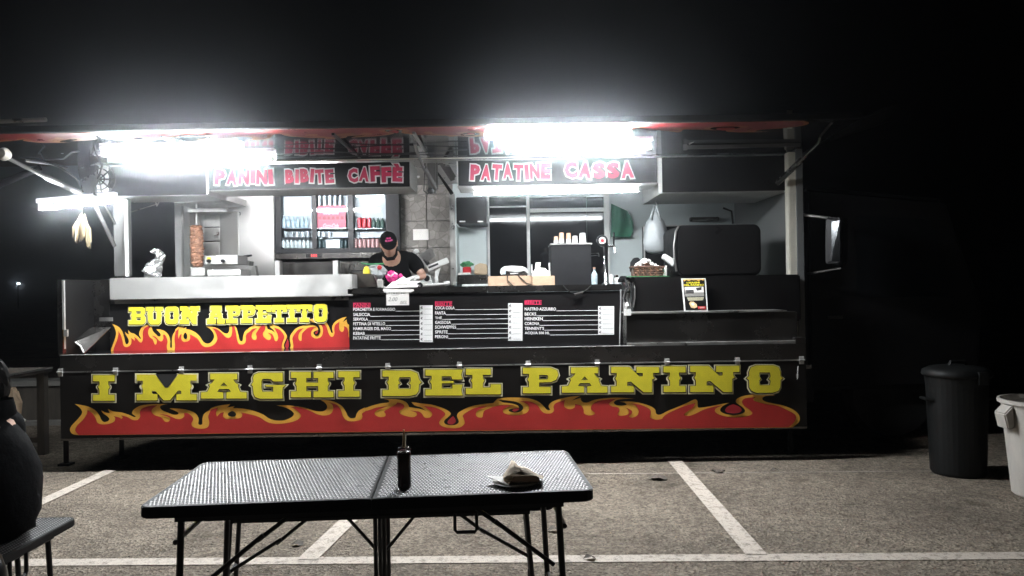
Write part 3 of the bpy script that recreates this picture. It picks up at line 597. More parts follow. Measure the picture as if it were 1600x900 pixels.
# clutter of brackets on the left end
part(mb('white_print').prism([P(57, 212, 6.5), P(84, 212, 6.6), P(76, 219, 6.6), P(60, 224, 6.5)], (0, .01, 0)), 'reflector_plate')  # plain white plates of irregular outline
part(mb('white_print').prism([P(70, 231, 6.6), P(92, 219, 6.6), P(120, 217, 6.7), P(121, 238, 6.7), P(96, 240, 6.7)], (0, .01, 0)), 'reflector_plate')
part(mb('steel_dark').pbox(121, 212, 135, 262, 6.75, .06), 'arm_bracket'); part(mb('steel_dark').ppoly([(121, 262), (150, 258), (146, 290), (150, 306), (128, 300)], 6.85, .05), 'arm_bracket')
fan = part(mb('white_print').pbox(140, 259, 168, 299, 7.0, .01), 'vent_plate')
part(mb('white_print').pbox(136, 220, 152, 240, 6.95, .01), 'reflector_plate')
sp = mb('steel_dark')
for a in range(0, 360, 40): sp.tube([P(155, 280, 6.985), P(155+24*math.cos(math.radians(a)), 280+24*math.sin(math.radians(a)), 6.985)], .008, 6)
for r in (8, 17, 25): sp.tube([P(155+r*math.cos(t*.3142), 280+r*math.sin(t*.3142), 6.98) for t in range(21)], .007, 6)
part(sp, 'vent_grille', fan)
for pts in ([(60, 240), (75, 222), (95, 214), (110, 222)], [(62, 236), (70, 250), (100, 248), (112, 238), (128, 236)], [(30, 246), (60, 248), (95, 262), (120, 280), (128, 300)], [(145, 222), (150, 240), (160, 260), (150, 285)]):
    part(mb('cable').tube([P(x, y, 6.45) for x, y in spline([(p[0], p[1], 1) for p in pts])[:-4]], .007, 6), 'cable')
# lamps fixed to the truck
def lamp(a, b, r=.019, glow='tube_glow', up_=.045):
    a, b = Vector(a), Vector(b); d = (b-a).normalized()
    f = mb('white_paint'); n = Vector((0, .03, 0)); u = Vector((0, 0, up_))
    f.prism([a-d*.03-n*1.1+u, b+d*.03-n*1.1+u, b+d*.03+n*1.1+u, a-d*.03+n*1.1+u], (0, 0, .035))
    for e in (a-d*.012, b+d*.012): f.prism([e-d*.01-n*.7-u*.5, e+d*.01-n*.7-u*.5, e+d*.01-n*.7+u*.98, e-d*.01-n*.7+u*.98], n*1.4)
    if glow == 'tube_glow': f.prism([a-d*.03+n*1.2+u, b+d*.03+n*1.2+u, b+d*.03+n*1.2-Vector((0, 0, .013)), a-d*.03+n*1.2-Vector((0, 0, .013))], (0, .004, 0))  # back plate added to keep tube light off the signs
    o = part(f, 'lamp_fixture'); part(mb(glow).tube([a, b], r, 10), 'lamp_tube', o, smooth=True)
lamp(P(164, 240, 6.15), P(374, 236, 6.15)); lamp(P(212, 250, 6.2), P(424, 247, 6.2))
lamp(P(762, 214, 6.15), P(983, 209, 6.15)); lamp(P(802, 233, 6.2), P(1014, 229, 6.2))
lamp(P(66, 325, 6.55), P(176, 314, 7.0), glow='dim_glow')
lamp(P(742, 302, 7.42), P(996, 297, 7.42), glow='inner_glow'); lamp(P(335, 287, 7.55), P(520, 284, 7.55), glow='left_glow')
# cab at the right hand end with its mirror
cb = part(mb('black_matte').prism([(2.86, 7.2, .5), (4.55, 7.2, .5), (4.6, 7.2, 1.3), (4.25, 7.2, 2.35), (2.86, 7.2, 2.5)], (0, 1.9, 0)), 'cab', bevel=.05, seg=3)
part(mb('pane').prism([(3.35, 7.19, 1.4), (4.3, 7.19, 1.4), (4.08, 7.19, 2.15), (3.35, 7.19, 2.2)], (0, .006, 0)), 'cab_window', cb)
part(mb('chrome').box(3.05, 3.2, 7.16, 7.19, 1.2, 1.23), 'door_handle', cb)
for x in (3.75, -2.2, -1.1):
    w = part(mb('tyre').lathe([(.2, 0), (.40, 0), (.43, .05), (.43, .2), (.40, .25), (.2, .25)], (x, 7.3, .43), 28, axis='y'), 'wheel'); part(mb('steel_dark').lathe([(0, .06), (.2, .04), (.22, .02)], (x, 7.3, .43), 20, axis='y'), 'rim', w)
mr = part(mb('black_plastic').prism([P(1289, 341, 6.9), P(1313, 339, 6.78), P(1316, 345, 6.78), P(1316, 407, 6.78), P(1311, 413, 6.78), P(1289, 412, 6.9)], (.10, .10, 0)), 'wing_mirror', bevel=.012)
part(mb('mirror_glass').prism([P(1299, 346, 6.838), P(1312, 344, 6.772), P(1313, 408, 6.770), P(1299, 408, 6.836)], (.004, .004, 0)), 'mirror_glass', mr)
part(mb('steel_worn').tube([P(1250, 333, 7.1), P(1258, 336, 7.05), P(1315, 343, 6.85)], .014), 'mirror_arm', mr); part(mb('steel_dark').tube([P(1262, 428, 7.1), P(1315, 419, 6.85), P(1318, 412, 6.85)], .014), 'mirror_arm', mr)
# ================================================================== THINGS IN AND ROUND THE TRUCK
def base(px, py, Y): return tuple(P(px, py, Y))
ZCT = zm1+.062; ZST = zc
# work counters behind the openings (fixed to the truck)
part(mb('steel_worn').box(xb+.01, P(702, 440, 8.0).x, 8.32, 8.9, ZCT-.05, ZCT-.005), 'work_counter')
part(mb('steel').pbox(429, 407, 437, 433, 8.3, .1), 'shelf_upright'); part(mb('steel').pbox(520, 407, 528, 436, 8.3, .1), 'shelf_upright')
part(mb('steel_dark').pbox(430, 409, 585, 436, 8.62, .05), 'under_counter')
# ---- kebab grill
t = thing('kebab_grill', 'vertical kebab grill with burner back and meat spit on the steel counter', 'kebab grill', base(325, 430, 7.85))
part(mb('steel_worn').pbox(293, 326, 355, 331, 7.7, .4), 'top_plate', t, bevel=.004)
bk = part(mb('steel').pbox(318, 331, 344, 398, 8.02, .06), 'burner_back', t)
part(mb('steel').prism([P(344, 331, 8.0), P(371, 331, 7.75), P(372, 398, 7.75), P(344, 398, 8.0)], (.012, .012, 0)), 'side_panel', t)
part(mb('steel').prism([P(296, 331, 7.75), P(312, 331, 8.05), P(312, 422, 8.05), P(297, 422, 7.75)], (-.006, .012, 0)), 'side_panel', t)
for i in range(3):
    y0 = 334+i*22
    part(mb('steel_worn').pbox(319.5, y0, 342, y0+20, 8.008, .01), 'burner', bk)
    part(mb('steel_dark').pbox(319, y0+20.4, 343, y0+21.4, 7.995, .02), 'burner_rail', bk)
part(mb('steel').pbox(320, 399, 371, 413, 7.74, .3), 'control_panel', t, bevel=.004)
for px in (327, 349):
    part(mb('black_plastic').lathe([(.018, -.03), (.02, 0)], P(px, 408, 7.735), 12, axis='y'), 'knob', t)
part(mb('yellow_bag').pbox(323.5, 402, 329, 405.5, 7.732, .006), 'label_plate', t); part(mb('white_print').pbox(355, 400, 371, 409, 7.733, .006), 'label_plate', t)
part(mb('steel').pbox(324, 421, 376, 431, 7.7, .3), 'drip_tray', t, bevel=.003)
part(mb('steel').tube([P(307, 318, 7.8), P(306, 424, 7.8)], .010).pbox(298, 418, 320, 431, 7.7, .2), 'spit', t)
rg = random.Random(4)
mt = mb('meat'); mt.smooth = False
prof = []; n = 34; seg_ = 22; vs = []; fs = []; z0 = P(309, 417, 7.8).z; z1 = P(307, 352, 7.8).z
for i in range(n+1):
    tt = i/n; zz = z0+(z1-z0)*tt; r0 = .050+.012*math.sin(tt*2.6)+.006*(i % 3 == 0)
    if i in (0, n): r0 *= .7
    for k in range(seg_):
        a = 6.2832*k/seg_; r = r0*(1+rg.uniform(-.10, .12)+.06*math.sin(a*3+i*.9))
        c = P(308.5-1.2*tt, 400, 7.8); vs.append((c.x+r*math.cos(a), 7.8+r*math.sin(a), zz+rg.uniform(-.004, .004)))
for i in range(n):
    for k in range(seg_): fs.append((i*seg_+k, i*seg_+(k+1) % seg_, (i+1)*seg_+(k+1) % seg_, (i+1)*seg_+k))
fs += [tuple(range(seg_))[::-1], tuple(n*seg_+k for k in range(seg_))]
mt.add(vs, fs); part(mt, 'meat', t)
# small holder beside the grill
t = thing('knife_holder', 'small steel knife holder with black handle right of the kebab grill', 'knife holder', base(385, 414, 8.2))
part(mb('steel_worn').prism([P(377, 405, 8.2), P(390, 408, 8.2), P(389, 415, 8.2), P(378, 414, 8.2)], (0, .14, 0)), 'box', t); part(mb('black_plastic').tube([P(380, 401, 8.25), P(393, 399, 8.22)], .012), 'handle', t)
t = thing('steel_stand', 'dull steel napkin stand at the right foot of the bright steel panel', 'stand', base(397, 431, 8.1))
part(mb('steel_worn').ppoly([(392, 431), (393, 418), (398, 415), (401, 431)], 8.1, .08), 'body', t)
# ---- crumpled clear bag on the counter end
t = mb('foil'); rg = random.Random(11)
path = [P(x, y, 7.2) for x, y in [(226, 430), (236, 428), (240, 418), (247, 411), (252, 402), (248, 394), (241, 391), (237, 395)]]
rad = [.018, .09, .075, .05, .045, .036, .026, .014]; vs = []; fs = []; sg = 13
for i in range(22):
    u = i/21*7; a = int(min(u, 6.999)); w = u-a; c = path[a].lerp(path[a+1], w); r = rad[a]*(1-w)+rad[a+1]*w
    d = (path[a+1]-path[a]).normalized(); nx = Vector((0, 1, 0)); ny = d.cross(nx).normalized()
    for k in range(sg):
        q = 6.2832*k/sg; rr_ = r*rg.uniform(.62, 1.22); vs.append(c+(nx*math.cos(q)+ny*math.sin(q))*rr_)
for i in range(21):
    for k in range(sg): fs.append((i*sg+k, i*sg+(k+1) % sg, (i+1)*sg+(k+1) % sg, (i+1)*sg+k))
t.add(vs, fs); tag(t.build('plastic_bag'), 'crumpled clear plastic bag standing twisted on the left end of the steel counter', 'plastic bag')
# ---- hanging dried husks
t = thing('husk_bunch', 'bunch of pale dried corn husks hanging under the left end lamp', 'husk bunch', base(130, 330, 6.7)); rg = random.Random(8)
part(mb('cable').tube([P(130, 318, 6.7), P(130, 336, 6.7)], .006), 'string', t)
for i in range(16):
    tx = 114+i*1.95+rg.uniform(-1, 1); by = [372, 379, 374, 381, 376, 380, 378, 374, 377, 372, 380, 386, 389, 386, 390, 380][i]; yy = 6.7+rg.uniform(-.05, .05)
    a, b_ = P(130+rg.uniform(-4, 4), 332+rg.uniform(0, 5), 6.7), P(tx, by, yy); mid = a.lerp(b_, .5)+Vector(((tx-130)/1155*2.2, 0, 0)); w = Vector((rg.uniform(.012, .02), rg.uniform(-.012, .012), 0))
    q = mb('husk'); q.add([a-w*.3, a+w*.3, mid-w*1.1, mid+w*1.1+Vector((0, -.012, 0)), b_+w*.1], [(0, 1, 3, 2), (2, 3, 4)]); q.add([a-w*.3+Vector((0, .006, 0)), a+w*.3+Vector((0, .006, 0)), mid-w*1.1+Vector((0, .006, 0)), mid+w*1.1+Vector((0, .0, 0)), b_+w*.1+Vector((0, .005, 0))], [(0, 2, 3, 1), (2, 4, 3)])
    part(q, 'husk', t)
# ---- fridge
YF = 8.88
t = thing('drinks_fridge', 'black three door glass fronted drinks fridge on the back wall', 'fridge', base(526, 404, YF))
part(mb('fridge_black').pbox(428, 297, 439, 395, YF, .12), 'frame', t); part(mb('fridge_black').pbox(603, 297, 624, 395, YF, .12), 'frame', t)
part(mb('fridge_black').pbox(439.3, 297, 602.7, 304, YF, .12), 'frame', t); part(mb('fridge_black').pbox(439.3, 388, 602.7, 395, YF, .12), 'frame', t)
part(mb('fridge_inside').pbox(436, 300, 606, 392, YF+.115, .01), 'back_panel', t)
for a, b_ in ((487, 494.5), (543.5, 552)): part(mb('fridge_black').pbox(a, 304.2, b_, 387.8, YF-.006, .10), 'door_frame', t)
for a, b_ in ((439, 487), (494.5, 543.5), (552, 603)):
    part(mb('pane').pbox(a, 304, b_, 388, YF+.002, .004), 'door_glass', t)
    for y in (356.5, 371): part(mb('chrome').pbox(a+.5, y, b_-.5, y+1.2, YF+.01, .098), 'shelf', t)
part(mb('fridge_lamp').pbox(556, 305, 600, 307, YF+.02, .012), 'fridge_lamp', t)
gr = part(mb('steel_dark').pbox(428, 395.5, 596, 403.5, YF-.01, .1), 'grille', t); sl = mb('ink')
for i in range(40):
    x = 507+i*2.15
    for y in (397.2, 400.2): sl.ppoly([(x, y+2.2), (x+.9, y), (x+1.7, y), (x+.8, y+2.2)], YF-.013, .002)
o = part(sl, 'grille_slots', gr); o['kind'] = 'stuff'
dsp = part(mb('black_plastic').pbox(478, 396, 503, 402.5, YF-.016, .006), 'control_display', gr)
for x in (486, 489.5, 493): part(mb('led_red').pbox(x, 397.5, x+2, 401, YF-.0165, .001) if False else mb('led_red').pbox(x, 397.5, x+2, 401, YF-.0175, .0015), 'digit', t)
def bottle_proto(name, label, cat, m, h, r, group, can=False):
    q = mb(m)
    if can: q.lathe([(r*.8, 0), (r, .01*h/.12), (r, h*.9), (r*.82, h)], (0, 0, 0), 10)
    else: q.lathe([(r*.9, 0), (r, .02), (r, h*.6), (r*.38, h*.82), (r*.38, h*.95)], (0, 0, 0), 10).use('white_print').lathe([(r*.44, h*.94), (r*.44, h)], (0, 0, 0), 8)
    o = q.build(name, smooth=False); tag(o, label, cat, group); return o
ORD = ['second', 'third', 'fourth', 'fifth', 'sixth', 'seventh', 'eighth']
def ordinal(i, n): return 'leftmost' if i == 0 else 'rightmost' if i == n-1 else ORD[i-1]
def shelve(proto, xs_, ybase, Y=YF+.06):
    l0 = proto['label']; xs_ = sorted(xs_)
    for i, x in enumerate(xs_):
        o = proto if i == 0 else proto.copy()
        if i: COL.objects.link(o)
        o.location = P(x, ybase, Y); o['label'] = ordinal(i, len(xs_))+' '+l0
k1 = YF/F
shelve(bottle_proto('water_bottle', 'pale blue water bottle on the upper shelf behind the left fridge door', 'bottle', 'bottle_blue', 20*k1, 3.2*k1, 'water bottles on the fridge shelf'), [444+i*7 for i in range(6)], 356.3)
shelve(bottle_proto('soft_drink_bottle', 'clear bottle in the lowest row behind the left fridge door', 'bottle', 'bottle_clear', 14.5*k1, 2.9*k1, 'clear bottles low in the fridge'), [443+i*6.4 for i in range(7)], 387.5)
shelve(bottle_proto('lying_can', 'silver can on the middle shelf behind the left fridge door', 'can', 'silver_can', 9*k1, 3.3*k1, 'cans in the middle row of the fridge', True), [447+i*8.6 for i in range(5)], 370.6)
shelve(bottle_proto('silver_can', 'short silver can on the middle shelf behind the centre fridge door', 'can', 'silver_can', 9*k1, 3.3*k1, 'cans in the middle row of the centre door', True), [498, 506, 514.5], 370.6)
shelve(bottle_proto('silver_can', 'tall silver can at the top of the centre fridge door', 'can', 'silver_can', 17*k1, 3.4*k1, 'tall cans at the fridge top', True), [500+i*8 for i in range(5)], 322)
shelve(bottle_proto('red_can', 'bright red can on the upper shelf of the right fridge door', 'can', 'red_can', 16*k1, 3.5*k1, 'red cans in the fridge', True), [562, 569.5, 577], 356.3)
shelve(bottle_proto('dark_bottle', 'dark green bottle right of the red cans in the fridge', 'bottle', 'bottle_green', 17*k1, 3.2*k1, 'dark bottles in the fridge'), [584, 591, 598], 356.3)
shelve(bottle_proto('pink_can', 'pinkish can in the low row of the right fridge door', 'can', 'pink_can', 15*k1, 3.1*k1, 'pink cans low in the fridge', True), [556+i*6.7 for i in range(7)], 387.5)
shelve(bottle_proto('grey_can', 'grey can on the bottom shelf behind the centre fridge door', 'can', 'dark_can', 13*k1, 3*k1, 'grey cans low in the centre door', True), [534, 540.5, 500, 506.5], 387.5)
cr = thing('drinks_crate', 'red plastic drinks crate with white script lettering on the fridge shelf', 'crate', base(519, 356.3, YF+.05))
part(mb('crate_red').pbox(495.5, 321, 540, 356, YF+.03, .07), 'crate_body', cr, bevel=.006)
q = mb('white_print')
for y in (329, 349.5): text(q, 'Coca-Cola', plane(YF+.03, .004), 505, y, 529, y+6, weight=.0, shear=.35)
q.use('red_dark')
for i in range(6): rect(q, 497.5+i*7, 338, 502+i*7, 343, plane(YF+.03, .004))
o = part(q, 'crate_print', cr)
tag(mb('white_paint').pbox(509, 372.5, 531, 387.5, YF+.05, .06).build('white_carton', bevel=.003), 'white carton on the bottom shelf of the centre fridge door', 'carton')
tag(mb('paper').pbox(645.5, 358, 669.5, 375, 8.985, .012).build('wall_notice'), 'blank pale notice stuck on the stone tiled wall behind the worker', 'notice')
tag(mb('steel').pbox(641, 261, 665, 267, 8.3, .04).pbox(650, 267, 656, 278, 8.3, .02).build('wall_spotlight', bevel=.006), 'small steel box fitting seen between the two lit signs', 'fitting')  # steel block put where the ceiling mirrors a lamp

# ---- the worker
def skin_tris(vs, es, rad, sub=2, root=0):
    me = bpy.data.meshes.new('skin_tmp'); me.from_pydata([Vector(v) for v in vs], es, []); o = bpy.data.objects.new('skin_tmp', me); COL.objects.link(o)
    o.modifiers.new('s', 'SKIN'); 
    sv = me.skin_vertices[0].data if me.skin_vertices else None
    if sv is None: me.attributes.new('x', 'FLOAT', 'POINT')
    for i, r in enumerate(rad):
        sv[i].radius = (r, r) if not isinstance(r, tuple) else r
        sv[i].use_root = (i == root)
    ss = o.modifiers.new('u', 'SUBSURF'); ss.levels = sub; ss.render_levels = sub
    bpy.context.view_layer.update(); ev = o.evaluated_get(DG()); em = ev.to_mesh()
    V = [v.co.copy() for v in em.vertices]; Fc = [tuple(p.vertices) for p in em.polygons]
    ev.to_mesh_clear(); bpy.data.objects.remove(o); bpy.data.meshes.remove(me); return V, Fc
def skin_tris_safe(vs, es, rad, sub=2, root=0):
    bm = bmesh.new(); ly = bm.verts.layers.skin.verify(); bv = [bm.verts.new(v) for v in vs]
    for a, b in es: bm.edges.new((bv[a], bv[b]))
    for i, v in enumerate(bv):
        r = rad[i]; v[ly].radius = r if isinstance(r, tuple) else (r, r); v[ly].use_root = (i == root)
    me = bpy.data.meshes.new('skin_tmp'); bm.to_mesh(me); bm.free(); o = bpy.data.objects.new('skin_tmp', me); COL.objects.link(o)
    o.modifiers.new('s', 'SKIN').use_smooth_shade = True; ss = o.modifiers.new('u', 'SUBSURF'); ss.levels = sub; ss.render_levels = sub
    bpy.context.view_layer.update(); ev = o.evaluated_get(DG()); em = ev.to_mesh()
    V = [v.co.copy() for v in em.vertices]; Fc = [tuple(p.vertices) for p in em.polygons]
    ev.to_mesh_clear(); bpy.data.objects.remove(o); bpy.data.meshes.remove(me); return V, Fc
def head_mesh(c, R, s=1.0):
    """head about 0.24 high at c, R turns local axes (x right, -y face, z up); nose, brow, sockets, mouth, chin, ears."""
    vs = []; fs = []; nu, nv = 28, 20
    for j in range(nv+1):
        ph = math.pi*j/nv
        for i in range(nu):
            th = 2*math.pi*i/nu; x = math.sin(ph)*math.sin(th)*.076; y = -math.sin(ph)*math.cos(th)*.094; z = math.cos(ph)*.118
            f = max(0, -y/.094)
            if z < -.02: x *= 1-.32*min(1, (-.02-z)/.1); y *= 1-.10*min(1, (-.02-z)/.1) if y > 0 else 1
            g = lambda a, b, sa, sb: math.exp(-((x-a)/sa)**2-((z-b)/sb)**2)*(f > .3)
            y -= .026*g(0, -.018, .011, .02)+.012*g(0, .012, .009, .02)+.007*g(0, .035, .04, .010)+.008*g(0, -.063, .022, .008)+.010*g(0, -.098, .022, .014)
            y += .012*g(.031, .012, .016, .011)+.012*g(-.031, .012, .016, .011)+.004*g(0, -.063, .025, .003)
            vs.append(Vector((x, y, z)))
    for j in range(nv):
        for i in range(nu): fs.append((j*nu+i, (j+1)*nu+i, (j+1)*nu+(i+1) % nu, j*nu+(i+1) % nu))
    for sx in (-1, 1):
        o = len(vs)
        for a in range(8):
            t_ = 6.2832*a/8; vs.append(Vector((sx*.073, .012+.012*math.cos(t_), .030*math.sin(t_)))); 
        for a in range(8):
            t_ = 6.2832*a/8; vs.append(Vector((sx*.088, .022+.018*math.cos(t_), .002+.034*math.sin(t_))))
        fs += [(o+a, o+(a+1) % 8, o+8+(a+1) % 8, o+8+a) for a in range(8)]+[tuple(o+8+a for a in range(8))]
    return [Vector(c)+R @ (v*s) for v in vs], fs
def hand(m, wrist, dirv, palmn, side, curl=.5, s=1.0, back=True):
    """palm plus five separate bent fingers grown by skin; dirv points to the fingers, palmn out of the palm, side towards the thumb."""
    d = Vector(dirv).normalized(); n = Vector(palmn); n = (n-d*n.dot(d)).normalized(); u = Vector(side); u = (u-d*u.dot(d)-n*u.dot(n)).normalized(); w = Vector(wrist)
    V, Fc = skin_tris_safe([w-d*.03*s, w+d*.01*s, w+d*.05*s, w+d*.088*s], [(0, 1), (1, 2), (2, 3)], [(.024*s, .024*s), (.027*s, .022*s), (.034*s, .020*s), (.036*s, .016*s)], 1, 1); m.smooth = True; m.add(V, Fc)
    for k, (o, L) in enumerate(((.030, .072), (.010, .082), (-.010, .076), (-.029, .058))):
        b = w+d*.082*s+u*o*s; p = [b-d*.012*s]; a = .15; q = b
        p.append(q)
        for j, f in enumerate((.45, .32, .23)):
            a += curl*(.5+.25*j); q = q+(d*math.cos(a)+n*math.sin(a)+u*.10*o/.03*math.cos(a))*L*f*s; p.append(q)
        V, Fc = skin_tris_safe(p, [(i, i+1) for i in range(4)], [.009*s, .0095*s, .0088*s, .008*s, .0065*s], 1, 1); m.add(V, Fc)
    b = w+d*.022*s+u*.026*s; p = [b-u*.012*s, b, b+(u*.75+d*.55+n*.25).normalized()*.034*s]; p.append(p[-1]+(d*.9+u*.25+n*.5*curl).normalized()*.028*s)
    V, Fc = skin_tris_safe(p, [(0, 1), (1, 2), (2, 3)], [.012*s, .012*s, .0100*s, .0075*s], 1, 1); m.add(V, Fc); m.smooth = False
YW = 8.15
wk = thing('person', 'food truck worker in black T-shirt, black cap and white gloves bending over the counter', 'person', (P(618, 400, YW).x, YW+.2, .78))
def pw(x, y, dY=0): return P(x, y, YW+dY)
hc = pw(607.5, 383, -.32)
Rh = Matrix.Rotation(math.radians(14), 3, 'Z') @ Matrix.Rotation(math.radians(28), 3, 'X') @ Matrix.Rotation(math.radians(-7), 3, 'Y')
pel = pw(622, 520, .12); fl = .80
J = [pel, pw(621, 470, .08), pw(618, 428, 0), pw(613, 405, -.1), pw(611, 396, -.2), hc+Vector((0, .02, .0)),
     pw(589, 408, -.03), pw(571, 436, -.08), pw(590, 447, -.36), pw(644, 406, -.03), pw(662, 432, -.12), pw(650, 434, -.38),
     pel+Vector((-.1, .02, -.06)), pel+Vector((-.12, -.02, -.38)), Vector((pel.x-.12, pel.y+.04, fl+.06)), pel+Vector((.1, .02, -.06)), pel+Vector((.12, -.02, -.38)), Vector((pel.x+.12, pel.y+.04, fl+.06))]
E = [(0, 1), (1, 2), (2, 3), (3, 4), (4, 5), (3, 6), (6, 7), (7, 8), (3, 9), (9, 10), (10, 11), (0, 12), (12, 13), (13, 14), (0, 15), (15, 16), (16, 17)]
RD = [(.16, .12), (.15, .11), (.17, .12), .09, .058, .06, .062, .042, .03, .062, .042, .03, .085, .06, .05, .085, .06, .05]
b_ = mb('skin'); V, Fc = skin_tris_safe(J, E, RD); b_.smooth = True; b_.add(V, Fc)
V, Fc = head_mesh(hc, Rh, 1.08); b_.add(V, Fc); b_.smooth = False
wb = part(b_, 'body', wk)
for sx in (-1, 1):
    for (xx, zz, mm, r) in ((.031, .012, 'white_print', .0115), ):
        part(mb(mm).lathe([(0, -r), (r*.7, -r*.7), (r, 0), (r*.7, r*.7), (0, r)], hc+Rh @ Vector((sx*xx, -.080, zz))*1.08, 10).use('ink').lathe([(0, -.006), (.005, 0), (0, .006)], hc+Rh @ Vector((sx*xx, -.090, zz))*1.08, 8), 'eye', wk, smooth=True)
sh = mb('black_cloth'); el1 = J[7].lerp(J[6], .35); er1 = J[10].lerp(J[9], .25)
V, Fc = skin_tris_safe([J[0], J[1], J[2], J[3], J[3].lerp(J[4], .45), J[6], el1, J[9], er1], [(0, 1), (1, 2), (2, 3), (3, 4), (3, 5), (5, 6), (3, 7), (7, 8)], [(.20, .15), (.19, .145), (.215, .16), (.125, .115), .078, .098, .078, .098, .078])
sh.smooth = True; sh.add(V, Fc); part(sh, 'shirt', wk)
tr = mb('black_cloth'); V, Fc = skin_tris_safe([J[0]]+J[12:18], [(0, 1), (1, 2), (2, 3), (0, 4), (4, 5), (5, 6)], [(.19, .15), .11, .08, .075, .11, .08, .075]); tr.add(V, Fc); part(tr, 'trousers', wk, smooth=True)
for x_ in (J[14], J[17]): part(mb('black_plastic').lathe([(.05, -.07), (.055, -.02), (.04, .04)], x_+Vector((0, -.04, .02)), 12, sx=.8), 'shoe', wk)
def loc(v): return hc+Rh @ (Vector(v)*1.08)
cpv = []; cpf = []; n_ = 20
for j in range(7):
    ph = j/6*1.5
    for i in range(n_):
        a = 6.2832*i/n_; cpv.append(loc((.086*math.cos(ph)*math.cos(a), .102*math.cos(ph)*math.sin(a)+.004, .040+.098*math.sin(ph))))
for j in range(6):
    for i in range(n_): cpf.append((j*n_+i, j*n_+(i+1) % n_, (j+1)*n_+(i+1) % n_, (j+1)*n_+i))
cpf.append(tuple(6*n_+i for i in range(n_)))
cap = mb('black_cloth'); cap.add(cpv, cpf); cap_o = part(cap, 'cap', wk, smooth=True)
br = mb('black_cloth'); bv = []
for zz in (.0, -.006):
    for i in range(9):
        a = math.radians(-72+i*18); bv.append(loc((.082*math.sin(a), -.094*math.cos(a), .046+zz)))
    for i in range(9):
        a = math.radians(-72+i*18); bv.append(loc((.078*math.sin(a), -.094*math.cos(a)-.075*math.cos(a)**1.3 if abs(a) < 1.5 else -.03, .030+zz)))
br.add(bv, [(i, i+1, i+10, i+9) for i in range(8)]+[(18+i, 27+i, 28+i, 19+i) for i in range(8)]+[(9+i, 10+i, 28+i, 27+i) for i in range(8)]); part(br, 'cap_brim', cap_o)
q = mb('pink_bag')
def capfn(x, y): # lettering wraps the cap front
    a = x/.086; ph = y/.098; return loc((.089*math.cos(ph)*math.sin(a), -.106*math.cos(ph)*math.cos(a)+.004, .040+.101*math.sin(ph)))
def captext(s, x0, x1, z0, z1): text(q, s, lambda x, y: capfn(x, -y), x0, -z1, x1, -z0, weight=.03)
captext('I MAGHI', -.030, .032, .062, .080); captext('DEL PANINO', -.036, .044, .038, .056); part(q, 'cap_lettering', cap_o)
part(mb('black_cloth').tube([loc((-.074, .0, -.03)), loc((-.062, -.05, -.085)), loc((-.03, -.085, -.108)), loc((.03, -.085, -.108)), loc((.062, -.05, -.085)), loc((.074, 0, -.03))], [.006, .014, .02, .02, .014, .006], 8), 'chin_mask', wk, smooth=True)
gl = mb('glove'); gl.smooth = True
V, Fc = skin_tris_safe([J[11]+(J[10]-J[11])*.25, J[11]], [(0, 1)], [.038, .034], 1); gl.add(V, Fc)
hand(gl, J[11], (-.10, -.09, -.02), (0, -.1, -1), (-.3, -1, .3), .75, 1.25); part(gl, 'glove', wk, smooth=True)
gl = mb('glove'); V, Fc = skin_tris_safe([J[8]+(J[7]-J[8])*.25, J[8]], [(0, 1)], [.038, .034], 1); gl.add(V, Fc)
hand(gl, J[8], (.09, -.09, -.02), (0, -.1, -1), (.3, -1, .3), .6, 1.2); part(gl, 'glove', wk, smooth=True)

# ---- things on the counter round the worker
t = thing('meat_slicer', 'white meat slicer with inclined tray right of the worker', 'meat slicer', base(670, 446, 8.2))
part(mb('white_paint').ppoly([(655, 446), (656, 434), (664, 428), (672, 430), (676, 446)], 8.1, .25), 'slicer_base', t, bevel=.008)
part(mb('chrome').lathe([(.10, 0), (.085, -.02), (.02, -.03), (0, -.03)], P(659, 418, 8.22), 28, axis='y'), 'blade', t)
part(mb('steel').ppoly([(644, 394), (650, 391), (672, 424), (665, 428)], 8.15, .05), 'arm', t, bevel=.005)
part(mb('steel_worn').ppoly([(655, 397), (674, 386), (681, 400), (663, 411)], 8.25, .02), 'carriage_plate', t)
part(mb('white_paint').ppoly([(665, 416), (698, 402), (702, 410), (669, 424)], 8.08, .05), 'slide_bar', t, bevel=.006)
part(mb('ink').ppoly([(669, 417), (684, 410.5), (685, 413.5), (670, 420)], 8.07, .012), 'slide_slot', t)
part(mb('white_paint').ppoly([(680, 424), (688, 418), (684, 432), (685, 444), (679, 444)], 8.12, .05), 'support', t)
part(mb('white_paint').lathe([(.028, -.05), (.03, 0)], P(651, 393, 8.15), 12, axis='y'), 'handle', t)
part(mb('black_plastic').lathe([(.030, -.02), (.034, 0)], P(667, 435, 8.095), 14, axis='y'), 'knob', t)
tag(mb('white_paint').lathe([(.03, 0), (.036, .05)], P(698, 446, 8.15), 14).build('paper_cup'), 'small white cup right of the slicer foot', 'cup')
t = thing('foil_roll', 'long silver wrap roll with ring end lying on the counter edge', 'roll', base(675, 448, 7.2))
part(mb('steel').tube([P(655, 446.5, 7.1), P(703, 443, 7.1)], .014, 12), 'tube', t); part(mb('black_plastic').lathe([(.028, -.02), (.03, 0), (.028, .02)], P(656, 446, 7.08), 16, axis='y').use('chrome').lathe([(.014, -.024), (.014, -.02)], P(656, 446, 7.08), 12, axis='y'), 'end_ring', t)
tag(mb('brown_tub').prism([P(551, 452, 7.05), P(553, 427, 7.05), P(582, 428, 7.05), P(586, 436, 7.05), P(591, 450, 7.05)], (0, .25, 0)).build('brown_tub', bevel=.012), 'dark brown box standing at the end of the steel counter', 'box')
t = thing('plastic_cup', 'clear plastic cup in front of the worker beside the brown box', 'cup', base(594, 451, 7.05))
